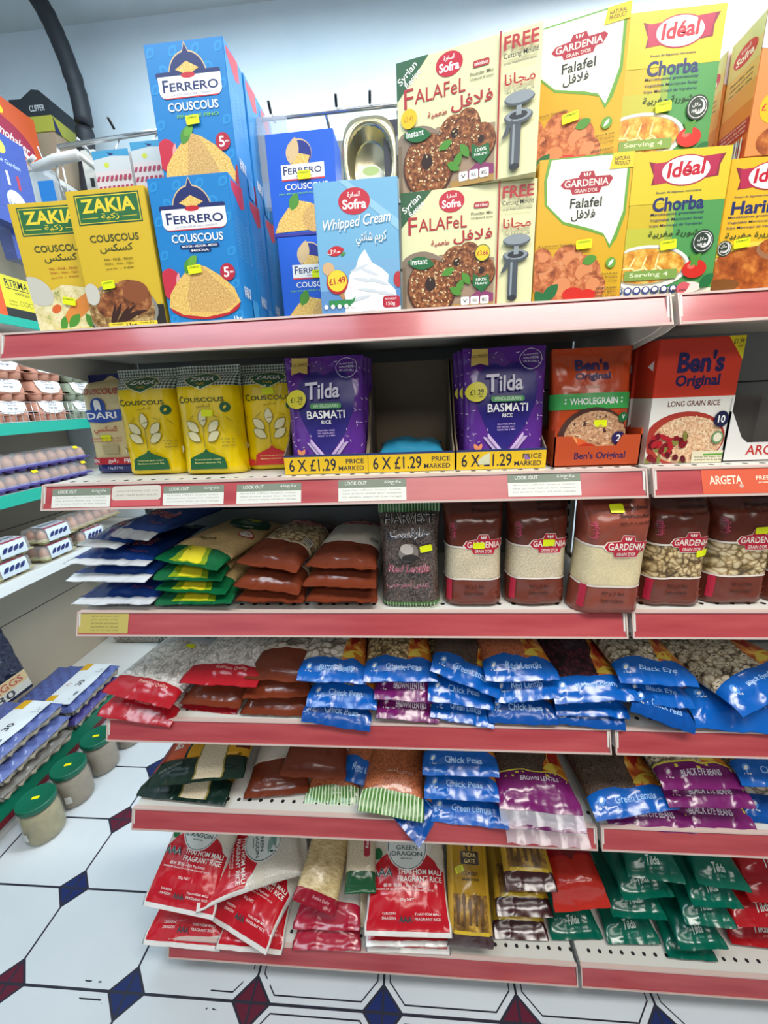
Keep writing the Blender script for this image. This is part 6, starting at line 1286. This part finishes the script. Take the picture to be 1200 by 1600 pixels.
BK = Bag(.078, .2, .07, .004, .004, seed=44, wr=.003, n=6, bot=.5, pinch=.02); abk = Art(.078, .2); abk.rrect(.6, .3, .8, .62, M('#a8283a', .35), .006); abk.text('Rashid', .52, .44, .88, .48, WHT, PI / 2); abk.ell(.15, .75, .26, .14, M('#2a5a3a', .4)); abk.ell(.15, .75, .22, .12, M('#dcdcd0', .4))
kb = BK.mesh('rice_brick', [(.17, FM('#1d5230')), (2, RICE)], abk)
lay((kb, BK), (536, 1394), (590, 1398), 'vacuum packed rice brick with a green end', y=.03, pitch=12, yaw=4, cat='bag', fit=False)
BQ = Bag(.075, .2, .06, .01, .01, seed=45, wr=.003); lay((BQ.mesh('rice_bag', [(2, RICE)]), BQ), (536, 1446), (572, 1448), 'plain clear rice bag below the green ended brick', y=.03, fit=False)
lay(dr[1], (572, 1486), (704, 1492), 'red and white rice bag at the bottom of the middle stack', z=Z5 + .006, group=GD)
lay(dr[0], (570, 1474), (706, 1482), 'red and white rice bag in the middle of the middle stack', y=-.006, group=GD)
lay(dr[0], (568, 1458), (708, 1470), 'red and white rice bag with oval badge on top of the middle stack', y=-.014, pitch=22, group=GD)
lay(b_gate(1, False, .108, .25, .05, .9), (698, 1476), (772, 1486), 'gold and brown rice bag leaning beside the red rice stack', y=-.008, pitch=34, fit=False, group='gold and brown rice bags', st=(.26, .58, .4))
gt = b_gate(2, True, .12, .24, .046, .3); GI = 'gold and brown rice bags'
lay(gt, (772, 1466), (858, 1470), 'gold and brown rice bag at the bottom of its stack', z=Z5 + .01, group=GI)
lay(gt, (776, 1430), (866, 1434), 'gold and brown rice bag in the middle of its stack', y=.03, group=GI)
lay(gt, (790, 1390), (872, 1394), 'gold and brown rice bag on top of its stack', y=.02, group=GI, pitch=8)
GL = 'shiny green rice packs'
gn = [b_green(1), b_green(2, .3), b_green(3, .1)]
P = [((862, 1466), (944, 1468), 'z', 'under the red rice bag'), ((950, 1474), (1034, 1476), 'z', 'at the bottom of the taller stack'), ((957, 1434), (1044, 1436), .035, 'second from the bottom of the taller stack'), ((973, 1402), (1058, 1404), .03, 'third from the bottom of the taller stack'), ((983, 1372), (1072, 1378), .025, 'on top of the taller stack'),
     ((1046, 1498), (1122, 1500), 'z', 'lowest of the right hand pile'), ((1068, 1482), (1136, 1484), .012, 'second from the bottom of the right hand pile'), ((1076, 1446), (1148, 1449), .014, 'in the middle of the right hand pile'), ((1086, 1416), (1162, 1420), .016, 'second from the top of the right hand pile'), ((1094, 1384), (1174, 1390), .018, 'on top of the right hand pile')]
for i, (a_, b_, m_, t_) in enumerate(P):
    kw = dict(z=Z5 + .012) if m_ == 'z' else dict(y=m_)
    lay(gn[i % 3], a_, b_, 'shiny green rice pack ' + t_, group=GL, yaw=RND.uniform(-5, 5), cat='bag', **kw)
lay(b_akash(1), (866, 1424), (956, 1418), 'dark red rice bag with an orange red folded end', y=.02, group=None)
rd = [b_green(6, .15, .13, .17, .045, '#a8141c', True), b_green(7, .3, .13, .17, .045, '#a8141c', True)]; GZ = 'shiny red rice packs'
for i, (a_, b_, m_, t_) in enumerate([((1142, 1474), (1262, 1488), 'z', 'lowest'), ((1150, 1446), (1262, 1454), .03, 'second from the bottom'), ((1172, 1408), (1282, 1414), .04, 'second from the top'), ((1164, 1376), (1274, 1380), .06, 'topmost')]):
    lay(rd[i % 2], a_, b_, 'shiny red rice pack at the right edge, %s of its pile' % t_, group=GZ, **(dict(z=Z5 + .014) if m_ == 'z' else dict(y=m_)))
